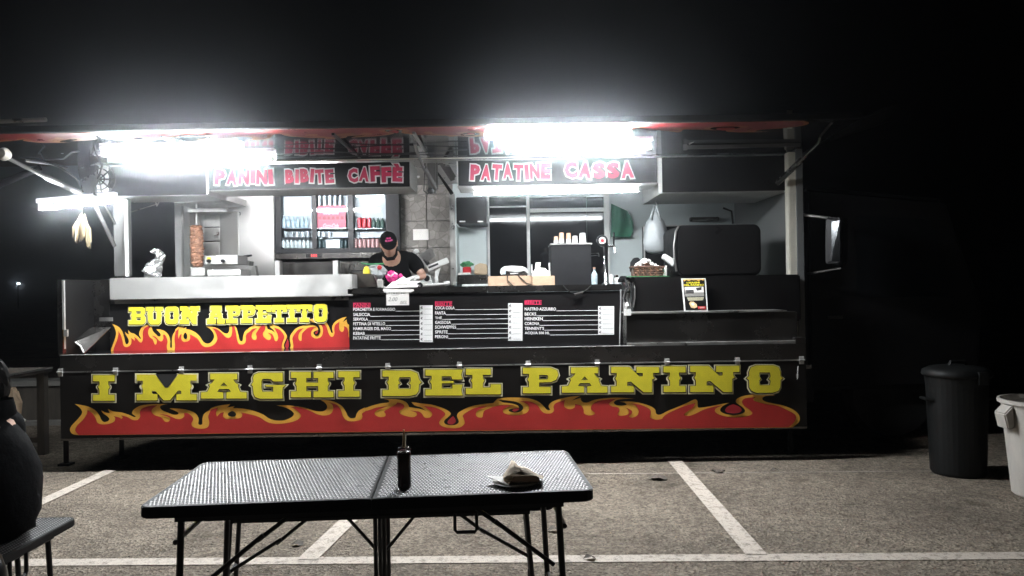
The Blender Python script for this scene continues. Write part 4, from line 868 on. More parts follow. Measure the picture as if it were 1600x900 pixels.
part(mb('clear_plastic').lathe([(.040, 0), (.046, .12), (.052, .125)], P(594, 450, 7.05), 16), 'cup_wall', t)
part(mb('paper').lathe([(.03, .01), (.034, .07), (.02, .085)], P(594, 450, 7.05), 9, jit=.15), 'napkin', t)
def crumple(m, c, rx, ry, rz, seed, jit=.22, nu=14, nv=9):
    rg = random.Random(seed); vs = []; fs = []
    for j in range(nv+1):
        ph = math.pi*j/nv
        for i in range(nu):
            th = 6.2832*i/nu; k = rg.uniform(1-jit, 1+jit); vs.append(Vector(c)+Vector((rx*math.sin(ph)*math.cos(th)*k, ry*math.sin(ph)*math.sin(th)*k, rz*math.cos(ph)*k)))
    for j in range(nv):
        for i in range(nu): fs.append((j*nu+i, (j+1)*nu+i, (j+1)*nu+(i+1) % nu, j*nu+(i+1) % nu))
    return m.add(vs, fs)
t = thing('bread_bag', 'clear bag of bread with yellow and red print left of the pink packet', 'bag', base(585, 436, 7.3))
part(crumple(mb('bag_white'), P(588, 426, 7.3), .10, .06, .075, 3), 'bag', t); part(crumple(mb('yellow_bag'), P(573, 425, 7.26), .035, .03, .055, 4, .12), 'yellow_label', t); part(crumple(mb('red_can'), P(593, 418, 7.23), .025, .02, .022, 5, .1), 'red_label', t)
part(mb('green').tube([P(564, 411, 7.24), P(575, 413, 7.24), P(600, 412, 7.24)], .008, 6), 'bag_tie', t)
t = thing('pink_packet', 'bright pink packet with white print in front of the worker', 'packet', base(612, 442, 7.3))
part(crumple(mb('pink_bag'), P(612, 432, 7.3), .060, .045, .055, 9, .18), 'packet', t); part(crumple(mb('pink_bag'), P(626, 431, 7.28), .022, .02, .022, 10, .15), 'packet_tip', t)
q = mb('white_print')
for a in ((606, 429, 611, 432), (610, 432, 615, 428), (616, 426, 621, 429)): q.tube([P(a[0], a[1], 7.235), P(a[2], a[3], 7.235)], .006, 6)
part(q, 'packet_print', t)
t = thing('wrapping_paper', 'sheet of white wrapping paper with a sandwich half wrapped under the glove', 'paper', base(630, 447, 7.15))
part(mb('paper').prism([P(602, 451, 6.9), P(652, 449, 6.9), P(657, 440, 7.35), P(615, 439, 7.35)], (0, .0, .006)), 'sheet', t)
part(crumple(mb('paper'), P(634, 444, 7.1), .10, .06, .03, 12, .15), 'sandwich', t); part(mb('paper').prism([P(604, 448, 7.0), P(630, 432, 7.3), P(636, 436, 7.3), P(622, 449, 7.0)], (0, .01, .004)), 'paper_fold', t)
# price note taped on the counter edge
t = thing('price_note', 'handwritten white price note taped over the front edge of the counter', 'note', base(621, 478, 6.8))
part(mb('paper').pbox(603.5, 452, 639, 477, 6.80, .004), 'sheet', t); part(mb('paper').ppoly([(598, 454), (599, 451), (646, 452), (647, 454), (642, 457), (601, 457)], 6.795, .004), 'tape', t)
q = mb('ink'); text(q, 'PANINO', plane(6.80, .003), 608, 453.5, 634, 459, weight=-.012, shear=.2); text(q, '2,00', plane(6.80, .003), 606.5, 464.5, 621, 471.5, weight=-.012, shear=.3)
rect(q, 611, 460.4, 623, 460.8, plane(6.80, .003)); rect(q, 625, 474.3, 636, 474.7, plane(6.80, .003)); text(q, 'euro', plane(6.80, .003), 626, 470, 635, 473.4, weight=-.012, shear=.3)
part(q, 'handwriting', t)
t = thing('small_tap', 'small bent steel tap behind the brown box', 'tap', base(555, 428, 7.9))
part(mb('chrome').tube([P(546, 428, 7.9), P(546, 417, 7.9), P(549, 413, 7.9), P(553, 415, 7.9), P(554, 420, 7.9)], .008, 8), 'spout', t); part(mb('black_plastic').pbox(548, 422, 573, 424, 7.9, .03), 'lever', t)

# ---- bar side: cabinet, dark glass, boxes
t = part(mb('black_panel').pbox(713, 308, 760, 349, 8.35, .5), 'wall_cupboard', bevel=.006); part(mb('steel').pbox(718, 345, 727, 347, 8.34, .008), 'cupboard_latch', t); part(mb('steel').pbox(746, 345, 755, 347, 8.34, .008), 'cupboard_latch', t)
part(mb('wall_white').pbox(712, 350, 760.5, 446, 8.80, .03), 'niche_back'); part(mb('wall_white').pbox(710.5, 350, 713.5, 446, 8.35, .44), 'niche_side')
t = part(mb('steel_dark').pbox(715, 429.5, 762, 443.5, 8.3, .4), 'drawer', bevel=.004)
for a in (717, 751): part(mb('chrome').tube([P(a, 437, 8.295), P(a, 435, 8.28), P(a+9, 435, 8.28), P(a+9, 437, 8.295)], .006, 6), 'drawer_handle', t)
part(mb('white_paint').pbox(722, 444, 763, 447, 8.2, .3), 'drawer_shelf')
for i, (a, b2) in enumerate(((765.5, 823), (828.5, 917), (917.5, 944))):
    w = part(mb('canopy_black').pbox(a, 308, b2, 447, 8.9, .03), 'dark_pane')
for a, b2 in ((761.5, 765), (823.5, 828), (945, 953)): part(mb('white_paint').pbox(a, 300, b2, 447, 8.86, .05), 'pane_frame', bevel=.004)
part(mb('white_paint').pbox(765.2, 322, 823.3, 324, 8.87, .02), 'pane_bar'); part(mb('white_paint').pbox(828.2, 325, 944.8, 331, 8.87, .02), 'pane_bar')
t = thing('snack_packet', 'red snack packet with green leafy bag behind it on the drawer top', 'packet', base(730, 429, 8.45))
part(mb('red_can').pbox(723, 417, 736, 429, 8.42, .08), 'packet', t, bevel=.008); part(crumple(mb('green'), P(730, 414, 8.5), .075, .05, .035, 20, .35), 'green_bag', t); part(mb('paper').pbox(716, 426, 735, 429, 8.38, .03), 'paper', t)
tag(mb('kraft').ppoly([(741, 429), (741, 415), (750, 411), (761, 413), (761, 429)], 8.5, .2).build('paper_bag', bevel=.01), 'brown grey paper bag beside the red snack packet', 'paper bag')
t = thing('card_terminal', 'rounded white device with dark lower front on the long cardboard box', 'device', base(802, 431, 7.7))
dv = [(781, 427), (782, 420), (788, 416), (800, 415), (816, 416), (823, 419), (825, 424), (825, 428)]
part(mb('white_paint').ppoly(dv+[(820, 423), (805, 426), (790, 423), (784, 430)], 7.62, .2), 'shell', t, bevel=.008); part(mb('steel_dark').ppoly([(783, 428), (789, 423), (805, 427), (820, 423), (825, 428), (822, 430), (785, 430)], 7.63, .15), 'front', t)
part(mb('bottle_blue').pbox(784, 422, 790, 428.5, 7.618, .004), 'screen', t); part(mb('white_print').pbox(797, 426.5, 810, 428, 7.615, .004), 'label_strip', t)
t = thing('cardboard_box', 'long low cardboard box with a cable over its front', 'box', base(798, 447, 7.6)); part(mb('cardboard').pbox(762.5, 431, 831.5, 447, 7.6, .3), 'box', t, bevel=.004); part(mb('cable').tube([P(793, 430, 7.59), P(793, 438, 7.585), P(802, 447, 7.585)], .005, 6).tube([P(809, 430, 7.59), P(823, 443, 7.585), P(831, 444, 7.585), P(822, 447, 7.585)], .005, 6), 'cable', t)
t = thing('cardboard_box', 'shorter cardboard box with paper slips on it left of the dark machine', 'box', base(850, 447, 7.5)); part(mb('cardboard').pbox(832, 431, 867, 447.5, 7.5, .25), 'box', t, bevel=.004)
t = thing('slip_holder', 'small white slip holder with torn papers on the shorter cardboard box', 'holder', base(846, 431, 7.55))
part(mb('paper').pbox(831, 423, 860, 431, 7.55, .12), 'tray', t); part(mb('white_paint').pbox(830, 413, 832, 426, 7.54, .02), 'prong', t); part(mb('white_paint').pbox(857.5, 411, 859.5, 425, 7.54, .02), 'prong', t); part(mb('paper').ppoly([(836, 420), (837, 410), (845, 410), (844, 418), (852, 419), (856, 423), (834, 423)], 7.58, .05), 'paper_slip', t)
t = thing('coffee_machine', 'tall dark square drinks machine carrying stacked paper cups', 'machine', base(893, 447, 7.6))
part(mb('black_plastic').pbox(861, 381, 924, 446, 7.6, .45), 'body', t, bevel=.008); part(mb('steel_worn').pbox(860, 380, 925.5, 382, 7.58, .48), 'top_plate', t); part(mb('chrome').tube([P(924, 398, 7.7), P(935, 397, 7.65), P(935, 401, 7.65)], .014, 10), 'spout', t)
for i, (x, w_, y, lb) in enumerate(((869, 3.8, 370, 'short stack of orange brown paper cups, leftmost on the dark machine'), (877.5, 4.3, 364, 'tall stack of orange brown paper cups second from the left'), (888.5, 4.3, 364.5, 'tall stack of orange tinted paper cups in the middle of the row'), (898.5, 4.8, 369, 'short stack of white paper cups fourth from the left'), (910.5, 5.8, 364.5, 'widest white paper cup stack at the right of the row'))):
    k = 7.75/F; z0 = P(x, 380, 7.75).z; hh = (380-y)*k; q = MB()
    q.use('terracotta' if i < 3 else 'white_paint'); n = 5
    t = thing('cup_stack', lb, 'paper cups', tuple(P(x, 380, 7.75)), 'stacked paper cups on the drinks machine')
    for j in range(n):
        a = j/n; q = mb('terracotta' if i < 3 and j > 1 else 'white_paint'); r = w_*k*(1-.22*a)
        part(q.lathe([(r, hh*a), (r*1.0, hh*a+hh*.05), (r*.94, hh*(a+1/n))], (P(x, 380, 7.75).x, 7.75, z0+.002), 14), 'cup', t)
t = thing('beer_tap', 'chrome beer tap with round badge and black handle by the pale wall', 'beer tap', base(944, 447, 7.5))
part(mb('chrome').lathe([(.045, 0), (.045, .02), (.025, .04), (.024, .34), (.03, .42), (.026, .46)], P(947, 447, 7.5), 18), 'column', t, smooth=True)
bd = part(mb('chrome').lathe([(.055, .04), (.060, .02), (.055, 0), (0, -.004)], P(941, 376, 7.45), 24, axis='y'), 'badge', t); part(mb('white_print').lathe([(.036, -.002), (.036, -.008), (0, -.008)], P(941, 376, 7.45), 20, axis='y'), 'badge_face', bd); part(mb('red_can').lathe([(.018, -.006), (.018, -.012), (0, -.012)], P(941, 376, 7.45), 16, axis='y'), 'badge_mark', bd)
part(mb('black_plastic').tube([P(959, 363, 7.5), P(959, 384, 7.5)], [.011, .009], 10), 'handle', t); part(mb('chrome').tube([P(950, 384, 7.5), P(960, 385, 7.48), P(961, 395, 7.46)], [.018, .014, .010], 10), 'faucet', t)
t = thing('glass_bottle', 'small pale blue bottle with orange cap beside the dark machine', 'bottle', base(929, 446, 7.55)); part(mb('bottle_blue').lathe([(.03, 0), (.032, .02), (.032, .11), (.012, .15), (.012, .17)], P(929, 446, 7.55), 14), 'bottle', t); part(mb('terracotta').lathe([(.014, .168), (.014, .185)], P(929, 446, 7.55), 12), 'bottle_cap', t)
tag(mb('white_paint').pbox(960, 434, 968, 447, 7.5, .08).use('steel_dark').pbox(961, 429, 967, 433.8, 7.51, .06).build('white_jar', bevel=.004), 'white jar with grey lid at the right end of the menu counter', 'jar')
tag(mb('white_paint').lathe([(.02, 0), (.024, .10), (.01, .12)], P(955.5, 447, 7.45), 12).build('squeeze_bottle'), 'thin white squeeze bottle right behind the tap column', 'bottle')
tag(mb('cable').tube([P(x, y, 6.83) for x, y in [(880, 446), (884, 451), (892, 457), (902, 459), (910, 457), (918, 452), (924, 446)]], .005, 6).use('steel_dark').tube([P(898, 460, 6.82), P(911, 457, 6.82)], .012, 8).build('hanging_cable'), 'thin dark cable drooping over the counter edge below the machine', 'cable')
# clutter between counter and black cabinet
t = thing('hose_tangle', 'tangle of chrome fittings and black hoses in the gap left of the black counter', 'hoses', base(982, 486, 6.8)); rg = random.Random(6)
for i in range(6):
    x = 974+i*3; part(mb(['chrome', 'cable', 'steel_worn'][i % 3]).tube([P(x, 436+rg.uniform(0, 6), 6.84), P(x+rg.uniform(-4, 6), 450, 6.82), P(x+rg.uniform(-4, 4), 466, 6.83), P(x+rg.uniform(-2, 5), 480, 6.85)], .008, 6), 'hose', t)
part(mb('chrome').pbox(981, 436, 992, 440, 6.8, .05).pbox(979, 455, 986, 458, 6.8, .04), 'fitting', t); part(mb('white_paint').pbox(976, 483, 986, 493, 6.5, .05).lathe([(.012, 0), (.02, .03), (.008, .06)], P(980, 483, 6.52), 10), 'valve', t)
tag(mb('steel').tube([P(970, 452, 6.83), P(970, 470, 6.82), P(968, 541, 6.80)], .006, 6).pbox(974.5, 472, 977, 520, 6.82, .01).build('counter_pipe'), 'thin steel pipe running down the right edge of the menu board', 'pipe')
# right hand bay
q = mb('apron_green'); vs = []; rg = random.Random(9)
for i in range(9):
    for j in range(9):
        u, v = i/8, j/8; x = 955+u*(26+8*math.sin(v*2.6)); y = 318+v*52+u*12*(1-v); vs.append(P(x, y, 8.86+.03*math.sin(u*9+v*2)-.02*v))
q.add(vs, [(i*9+j, i*9+j+1, (i+1)*9+j+1, (i+1)*9+j) for i in range(8) for j in range(8)]); tag(q.build('apron', smooth=True), 'green cloth apron hanging on the pale wall right of the dark panes', 'apron')
t = thing('carrier_bag', 'pale plastic carrier bag hanging from the shutter underside', 'carrier bag', base(1024, 322, 7.9)); rg = random.Random(13)
vs = []; fs = []; n = 18; pr = [(326, 1.5), (332, 2.8), (338, 6.5), (345, 12), (353, 15.5), (365, 18.5), (380, 20.5), (390, 19.5), (395, 14), (397, 5)]
for y, r in pr:
    for k in range(n):
        a = 6.2832*k/n; rr_ = r*(1+rg.uniform(-.12, .12)+.06*math.sin(a*4)+.07*math.sin(a*9+y*.05)); c = P(1024+(y-322)*.02, y, 7.9); vs.append(c+Vector((rr_*k1*.88*math.cos(a), rr_*k1*.6*math.sin(a), 0)))
for i in range(len(pr)-1):
    for k in range(n): fs.append((i*n+k, (i+1)*n+k, (i+1)*n+(k+1) % n, i*n+(k+1) % n))
fs.append(tuple((len(pr)-1)*n+k for k in range(n))[::-1])
q = mb('bag_white'); q.add(vs, fs); part(q, 'bag', t, smooth=True)
for s in (-1, 1): part(mb('bag_white').tube([P(1024+s*7, 344, 7.86), P(1024+s*5, 332, 7.88), P(1024+s*1.5, 321, 7.9)], [.02, .012, .008], 8), 'bag_handle', t, smooth=True); part(mb('chrome').tube([P(1024, 314, 7.9), P(1026, 319, 7.9), P(1024, 324, 7.9)], .008, 6), 'hook', t)
part(mb('black_matte').pbox(1006, 352, 1200, 440, 8.82, .10), 'wall_recess'); part(mb('steel').pbox(1006, 351, 1150, 353, 8.80, .02), 'recess_trim'); part(mb('steel').pbox(1006, 353, 1008, 420, 8.80, .02), 'recess_trim')
t = part(mb('steel_dark').pbox(1079, 339, 1124, 345.5, 8.86, .08), 'letter_slot', bevel=.008); part(mb('chrome').pbox(1082, 343.5, 1121, 345, 8.85, .01), 'slot_lip', t)
part(mb('cable').tube([P(1130, 325, 8.8), P(1143, 330, 8.8), P(1145, 350, 8.8)], .012, 8), 'conduit')
t = thing('napkin_basket', 'brown wicker basket of white napkins at the left end of the black counter', 'basket', base(1013, 431, 7.05))
bx0, bx1 = P(989, 420, 7.0).x, P(1038, 420, 7.0).x; zb0, zb1 = P(1013, 432, 7.0).z, P(1013, 417, 7.0).z
part(mb('wicker').box(bx0+.012, bx1-.012, 7.005, 7.2, zb0, zb1-.006), 'basket_body', t, bevel=.006)
for j in range(4):
    for i in range(9):
        x = bx0+(bx1-bx0)*(i+(.5 if j % 2 else 0))/9.5; z = zb0+(zb1-zb0)*(j+.1)/4
        part(mb('wicker_light' if (i+j) % 2 else 'wicker').box(x, x+.026, 6.99, 7.004, z, z+.017), 'strand', t, bevel=.004, seg=1)
part(mb('wicker').tube([(bx0, 6.995, zb1), (bx1, 6.995, zb1), (bx1, 7.2, zb1), (bx0, 7.2, zb1), (bx0, 6.995, zb1)], .010, 8), 'basket_rim', t)
rg = random.Random(17)
for i in range(9):
    x = 993+i*4.9; y = [415, 409, 405, 403, 404, 408, 411, 413, 415][i]; a = P(x, y+6, 7.08+rg.uniform(-.04, .06))
    tag(crumple(mb('paper'), a, .036, .05, .03, 40+i, .28, 9, 6).build('napkin'), ordinal(i, 9)+' crumpled white napkin in the heap filling the wicker basket', 'napkin', 'napkins in the wicker basket')
tag(mb('black_plastic').ppoly([(984, 424), (985, 410), (990, 403), (997, 402), (1002, 407), (1000, 420), (993, 430)], 7.22, .02).build('black_scoop', bevel=.005), 'black rounded flap standing behind the left of the basket', 'flap')
tag(mb('black_cloth').lathe([(.05, 0), (.06, .03), (.03, .06)], P(975, 441, 7.1), 10, jit=.2).build('black_cloth'), 'bunched black cloth left of the wicker basket', 'cloth')
tag(mb('white_paint').prism([P(1035, 403, 7.1), P(1039, 396, 7.1), P(1054, 405, 7.1), P(1053, 417, 7.1)], (0, .08, 0)).build('white_dispenser', bevel=.006), 'tilted white napkin dispenser between basket and black appliance', 'dispenser')
t = thing('glass_jar', 'clear glass under the tilted white dispenser', 'glass', base(1047, 431, 7.1)); part(mb('clear_plastic').lathe([(.03, 0), (.034, .09)], P(1047, 431, 7.1), 14), 'glass_wall', t); part(mb('paper').pbox(1037, 415, 1042, 431, 7.14, .05), 'paper', t)
t = thing('black_appliance', 'big black appliance with rounded corners standing on the black counter', 'appliance', base(1122, 431, 7.2))
a0, a1 = P(1056, 390, 7.1), P(1190, 390, 7.1); zt, zb_ = P(1122, 351, 7.1).z, P(1122, 431, 7.1).z
def rrect(x0, x1, z0, z1, r, n=5):
    o = []
    for cx, cz_, s in ((x1-r, z1-r, 0), (x0+r, z1-r, 1), (x0+r, z0+r, 2), (x1-r, z0+r, 3)):
        for i in range(n+1): a = math.pi/2*(s+i/n); o.append((cx+r*math.cos(a), cz_+r*math.sin(a)))
    return o
part(mb('black_matte').prism([(x, 7.12, z) for x, z in rrect(a0.x, a1.x, zb_, zt, .07)], (0, .55, 0)), 'casing', t, bevel=.01)
part(mb('black_panel').prism([(x, 7.10, z) for x, z in rrect(a0.x+.03, a1.x-.02, zb_+.02, zt-.02, .06)], (0, .018, 0)), 'front_door', t)
part(mb('steel_worn').tube([P(1057, 424, 7.09), P(1054, 405, 7.08), P(1053, 385, 7.08), P(1056, 362, 7.09), P(1060, 354, 7.10)], .010, 8), 'door_trim', t)
# poster
t = thing('poster', 'small framed flyer with yellow title leaning on the black counter', 'poster', base(1086, 487, 6.62))
tl, tr_, br_, bl = P(1064.5, 435, 6.80), P(1102.5, 434.5, 6.80), P(1106.5, 487, 6.66), P(1069, 487.5, 6.66)
def pf(u, v, l=.0): return tl.lerp(tr_, u).lerp(bl.lerp(br_, u), v)+Vector((0, -l, l*.2))
def pfn(l): return lambda x, y: pf(x, y, l)
q = mb('white_paint'); q.prism([pf(0, 0), pf(1, 0), pf(1, 1), pf(0, 1)], (0, .006, 0)); part(q, 'frame', t)
q = mb('black_panel'); rect(q, .06, .035, .94, .95, pfn(.003)); part(q, 'sheet', t)
q = mb('orange'); q.flat([[(.06, .036), (.94, .036), (.9, .08), (.8, .05), (.7, .1), (.6, .06), (.5, .07), (.4, .05), (.3, .09), (.2, .05), (.1, .1)]], pfn(.005))
q.use('yellow'); text(q, 'I MAGHI', pfn(.006), .20, .11, .74, .165, weight=.05); text(q, 'DEL PANINO', pfn(.006), .07, .18, .90, .235, weight=.05)
q.use('paper'); rect(q, .1, .26, .88, .55, pfn(.005)); q.use('concrete'); rect(q, .1, .43, .88, .55, pfn(.006)); q.use('ink'); rect(q, .12, .36, .46, .46, pfn(.007)); q.flat([[(.55, .30), (.8, .27), (.78, .36), (.6, .38)]], pfn(.007)); q.use('steel_worn'); rect(q, .14, .40, .42, .43, pfn(.008))
q.use('cream_line')
for i in range(3): rect(q, .16+.02*i, .585+i*.032, .86-.02*i, .600+i*.032, pfn(.006))
q.use('bread'); q.flat([[(.22, .76), (.28, .70), (.42, .70), (.54, .78), (.56, .86), (.44, .90), (.30, .88)]], pfn(.006)); q.use('cream_line'); q.flat([[(.3, .76), (.4, .73), (.46, .79), (.38, .83)]], pfn(.007)); q.use('red'); rect(q, .58, .84, .9, .925, pfn(.006)); q.use('white_print'); rect(q, .63, .865, .86, .873, pfn(.008)); rect(q, .66, .89, .84, .897, pfn(.008))
part(q, 'print', t)
# thin line with white hook in the dark left opening
t = thing('hanging_line', 'thin line with a white hook hanging in the dark left opening', 'line', base(245, 318, 7.8)); part(mb('steel_worn').tube([P(199, 333, 7.4), P(245, 319, 7.8)], .004, 6), 'line', t); part(mb('white_paint').tube([P(243, 316, 7.8), P(245, 322, 7.8), P(248, 316, 7.8)], .008, 6), 'hook', t)

# ================================================================== FOREGROUND FURNITURE
def rr2(x0, x1, y0, y1, r, n=4): return rrect(x0, x1, y0, y1, r, n)
def weave(par, x0, x1, y0, y1, z, nx, ny, seed=1):
    q = mb('weave'); dx, dy = (x1-x0)/nx, (y1-y0)/ny
    for j in range(ny):
        for i in range(nx):
            cx = x0+(i+.5+(.25 if j % 2 else -.25))*dx; cy = y0+(j+.5)*dy; a, b = dx*.40, dy*.36
            o = [(cx-a, cy, z), (cx-a*.45, cy-b, z), (cx+a*.45, cy-b, z), (cx+a, cy, z), (cx+a*.45, cy+b, z), (cx-a*.45, cy+b, z), (cx-a*.45, cy, z+.0035), (cx+a*.45, cy, z+.0035)]
            q.add(o, [(0, 1, 6), (1, 2, 7, 6), (2, 3, 7), (3, 4, 7), (4, 5, 6, 7), (5, 0, 6)])
    o = q.build('weave', par, smooth=True); o['kind'] = 'stuff'; return o
def folding(name, label, cat, loc, rot, L, D, Ht, th, nx, ny, tubr, bench=False, group=None):
    t = thing(name, label, cat, loc, group); X, Y, Z = loc
    for s in (-1, 1):
        x0, x1 = (X-L/2, X-.0015) if s < 0 else (X+.0015, X+L/2)
        pts = rr2(x0, x1, Y-D/2, Y+D/2, .05); 
        pts = [(x, y) if (abs(x-X) > .06) else ((X-.0015 if s < 0 else X+.0015), (Y-D/2 if y < Y else Y+D/2)) for x, y in pts]
        q = []
        for p in pts:
            if not q or (abs(q[-1][0]-p[0])+abs(q[-1][1]-p[1])) > 1e-6: q.append(p)
        tp = part(mb('table_base').prism([(x, y, Ht) for x, y in q], (0, 0, -th)), 'seat_top' if bench else 'table_top', t, bevel=.006, seg=2)
        weave(tp, x0+.02, x1-.012 if s < 0 else x1-.02, Y-D/2+.018, Y+D/2-.018, Ht-.0004, nx//2, ny)
    part(mb('black_plastic').box(X-L/2+.12, X+L/2-.12, Y-D/2+.05, Y-D/2+.075, Ht-th-.03, Ht-th-.001), 'apron_rail', t)
    part(mb('black_plastic').box(X-L/2+.12, X+L/2-.12, Y+D/2-.075, Y+D/2-.05, Ht-th-.03, Ht-th-.001), 'apron_rail', t)
    for s in (-1, 1):
        xe = X+s*(L/2-.13)
        for sy in (-1, 1):
            y = Y+sy*(D/2-.07); lg = part(mb('black_plastic').tube([(xe-s*.01, y, Ht-th-.002), (xe+s*.02, y, .02)], tubr, 10), 'leg', t); part(mb('bin_black').lathe([(tubr*1.35, 0), (tubr*1.35, .035), (tubr*1.1, .04)], (xe+s*.02, y, 0), 10), 'foot', lg)
        for z in ((.12,) if bench else (.16, .58)): part(mb('black_plastic').tube([(xe+s*.015, Y-D/2+.07, z), (xe+s*.015, Y+D/2-.07, z)], tubr*.8, 8), 'crossbar', t)
        yy = Y+(.03 if s > 0 else -.03)
        z0 = .12 if bench else .30
        part(mb('black_plastic').tube([(xe+s*.012, yy, z0), (xe-s*.25, yy, (z0+Ht-th)/2+.01)], tubr*.75, 8).tube([(xe-s*.22, yy+.02, (z0+Ht-th)/2-.02), (xe-s*(.50 if not bench else .42), yy+.02, Ht-th-.01)], tubr*.75, 8), 'stay', t)
    if bench:
        for dx in (-.022, .022): part(mb('black_plastic').tube([(X+dx, Y-D/2+.06, Ht-th), (X+dx, Y-D/2+.06, .01)], tubr*.9, 8), 'middle_leg', t)
        for dx in (-.022, .022): part(mb('black_plastic').tube([(X+dx, Y+D/2-.06, Ht-th), (X+dx, Y+D/2-.06, .01)], tubr*.9, 8), 'middle_leg', t)
        for s in (-1, 1): part(mb('black_plastic').tube([(X+s*.024, Y-.02, .20), (X+s*.20, Y-.02, Ht-th-.01)], tubr*.7, 8), 'stay', t)
        hx = X+.44
        part(mb('black_plastic').tube([(hx-.055, Y-D/2+.01, Ht-th), (hx-.055, Y-D/2+.01, Ht-th-.085), (hx-.045, Y-D/2+.01, Ht-th-.098), (hx+.045, Y-D/2+.01, Ht-th-.098), (hx+.055, Y-D/2+.01, Ht-th-.085), (hx+.055, Y-D/2+.01, Ht-th)], .009, 8), 'carry_handle', t)
    t.rotation_euler.z = rot; return t
tbl = folding('folding_table', 'black rattan look folding table in front of the truck with a bottle and plate', 'table', (-.589, 3.242, 0), .078, 1.76, .745, .74, .045, 116, 30, .0135)
bn = folding('folding_bench', 'black rattan look folding bench behind the folding table', 'bench', (-.70, 3.86, 0), .05, 1.78, .29, .45, .035, 116, 12, .0125, True, 'folding benches')
b2 = folding('folding_bench', 'black folding bench at the left edge under the seated person', 'bench', (-2.30, 2.78, 0), math.radians(91), 1.78, .29, .45, .035, 116, 12, .0125, True, 'folding benches')
# bottle
bz = .7425; bp_ = G(632, 763, .74)
t = thing('sauce_bottle', 'dark brown squeeze bottle with a long thin nozzle on the folding table', 'bottle', (bp_.x, bp_.y, bz))
part(mb('sauce').lathe([(.024, 0), (.0275, .006), (.0275, .140), (.025, .149)], (bp_.x, bp_.y, bz), 22), 'bottle', t, smooth=True); part(mb('clear_plastic').lathe([(.0285, .143), (.029, .158), (.021, .165), (.010, .170)], (bp_.x, bp_.y, bz), 20), 'screw_cap', t, smooth=True); part(mb('bread').tube([(bp_.x, bp_.y, bz+.165), (bp_.x+.001, bp_.y, bz+.238)], [.0058, .0034], 10), 'nozzle', t)
# plate and wrapper
pc = G(806, 757, .74)
t = thing('paper_plate', 'white paper plate on the right end of the folding table', 'plate', (pc.x, pc.y, bz))
part(mb('plate_paper').lathe([(0, .002), (.062, .002), (.072, .006), (.094, .010), (.095, .012), (.072, .009), (.062, .005), (0, .006)], (pc.x, pc.y, bz), 36), 'plate', t, smooth=True)
part(mb('paper').prism([(pc.x-.122, pc.y+.02, bz+.028), (pc.x-.03, pc.y-.07, bz+.012), (pc.x-.01, pc.y+.05, bz+.016)], (0, 0, .002)), 'napkin_corner', t)
q = mb('wrap_paper'); q.smooth = True; rg = random.Random(21); Yf, Yc, Yb = pc.y-.035, pc.y+.03, pc.y+.075
lip = [(786, 747), (791, 743.5), (798, 741.5), (806, 741), (813, 742.5), (820, 742), (828, 741.5), (838, 743.5), (845, 746.5), (850, 749.5)]
mid = [(786, 743), (792, 736), (798, 731), (805, 731), (812, 732), (820, 732), (828, 734), (836, 738.5), (843, 743), (849.5, 748)]
top = [(787, 742), (795, 730), (799, 719.5), (804, 721), (809, 726.5), (817, 729), (825, 732.5), (834, 737.5), (842, 742.5), (849, 748)]
rows = []
for nm, Y_ in ((lip, Yf), (mid, Yf+.03), (top, Yc)): rows.append([P(x, y, Y_)+Vector((0, rg.uniform(-.006, .006), rg.uniform(-.0018, .0018))) for x, y in nm])
rows.append([Vector((p.x, Yc+.025+rg.uniform(-.004, .004), bz+.012+(p.z-bz)*.45)) for p in rows[2]]); rows.append([Vector((p.x, Yb+rg.uniform(-.005, .005), bz+.012)) for p in rows[2]])
vs = [p for r in rows for p in r]; n = 10
q.add(vs, [(i*n+j, i*n+j+1, (i+1)*n+j+1, (i+1)*n+j) for i in range(4) for j in range(n-1)])
wl = [P(786, 747, Yf), P(790, 757, Yf+.006), P(789.5, 765, Yf), P(801, 742, Yf+.028), P(800, 754, Yf+.03), P(798, 764, Yf+.028)]
q.add(wl, [(0, 1, 4, 3), (1, 2, 5, 4)]); q.add([P(848, 750, Yf+.004), P(843, 756, Yf+.012), P(838, 760, Yf+.02), P(849, 748, Yc), P(846, 754, Yc), P(842, 759, Yc)], [(0, 1, 4, 3), (1, 2, 5, 4)])
x_a, x_b = P(790, 765, Yf).x, P(844, 763, Yf).x; q.use('toast'); q.smooth = False; q.add([(x_a, Yf+.004, bz+.0135), (x_b, Yf+.004, bz+.0135), (x_b, Yb, bz+.0135), (x_a, Yb, bz+.0135)], [(0, 1, 2, 3)])  # dark brown floor sheet for contents and shade inside the hollow
tag(q.build('sandwich_wrapper'), 'crumpled tan paper sandwich wrapper with a dark open hollow lying on the paper plate', 'wrapper')
# bins
c = G(1497, 739, 0); c.y += .0
t = thing('rubbish_bin', 'tall black plastic rubbish bin with domed lid and side handles', 'bin', (c.x, c.y, 0))
part(mb('bin_black').lathe([(.190, 0), (.200, .02), (.222, .70), (.232, .78), (.238, .785), (.238, .80), (.20, .80)], c, 36), 'body', t, smooth=False)
ld = part(mb('bin_black').lathe([(.245, .785), (.252, .80), (.245, .83), (.20, .855), (.10, .872), (0, .876)], c, 36), 'lid', t, smooth=True); part(mb('bin_black').tube([c+Vector((-.07, -.02, .868)), c+Vector((-.06, -.02, .90)), c+Vector((.06, -.02, .90)), c+Vector((.07, -.02, .868))], .013, 8), 'lid_handle', ld)
for s in (-1, 1): part(mb('bin_black').tube([c+Vector((s*.215, -.05, .60)), c+Vector((s*.262, -.03, .605)), c+Vector((s*.262, .05, .605)), c+Vector((s*.215, .07, .60))], .013, 8), 'side_handle', t); part(mb('bin_black').box(c.x+.02, c.x+.09, c.y-.262, c.y-.235, .74, .84), 'latch', ld) if s > 0 else None
c = G(1634, 775, 0)
t = thing('white_bin', 'white plastic bin without lid at the right edge of the picture', 'bin', (c.x, c.y, 0))
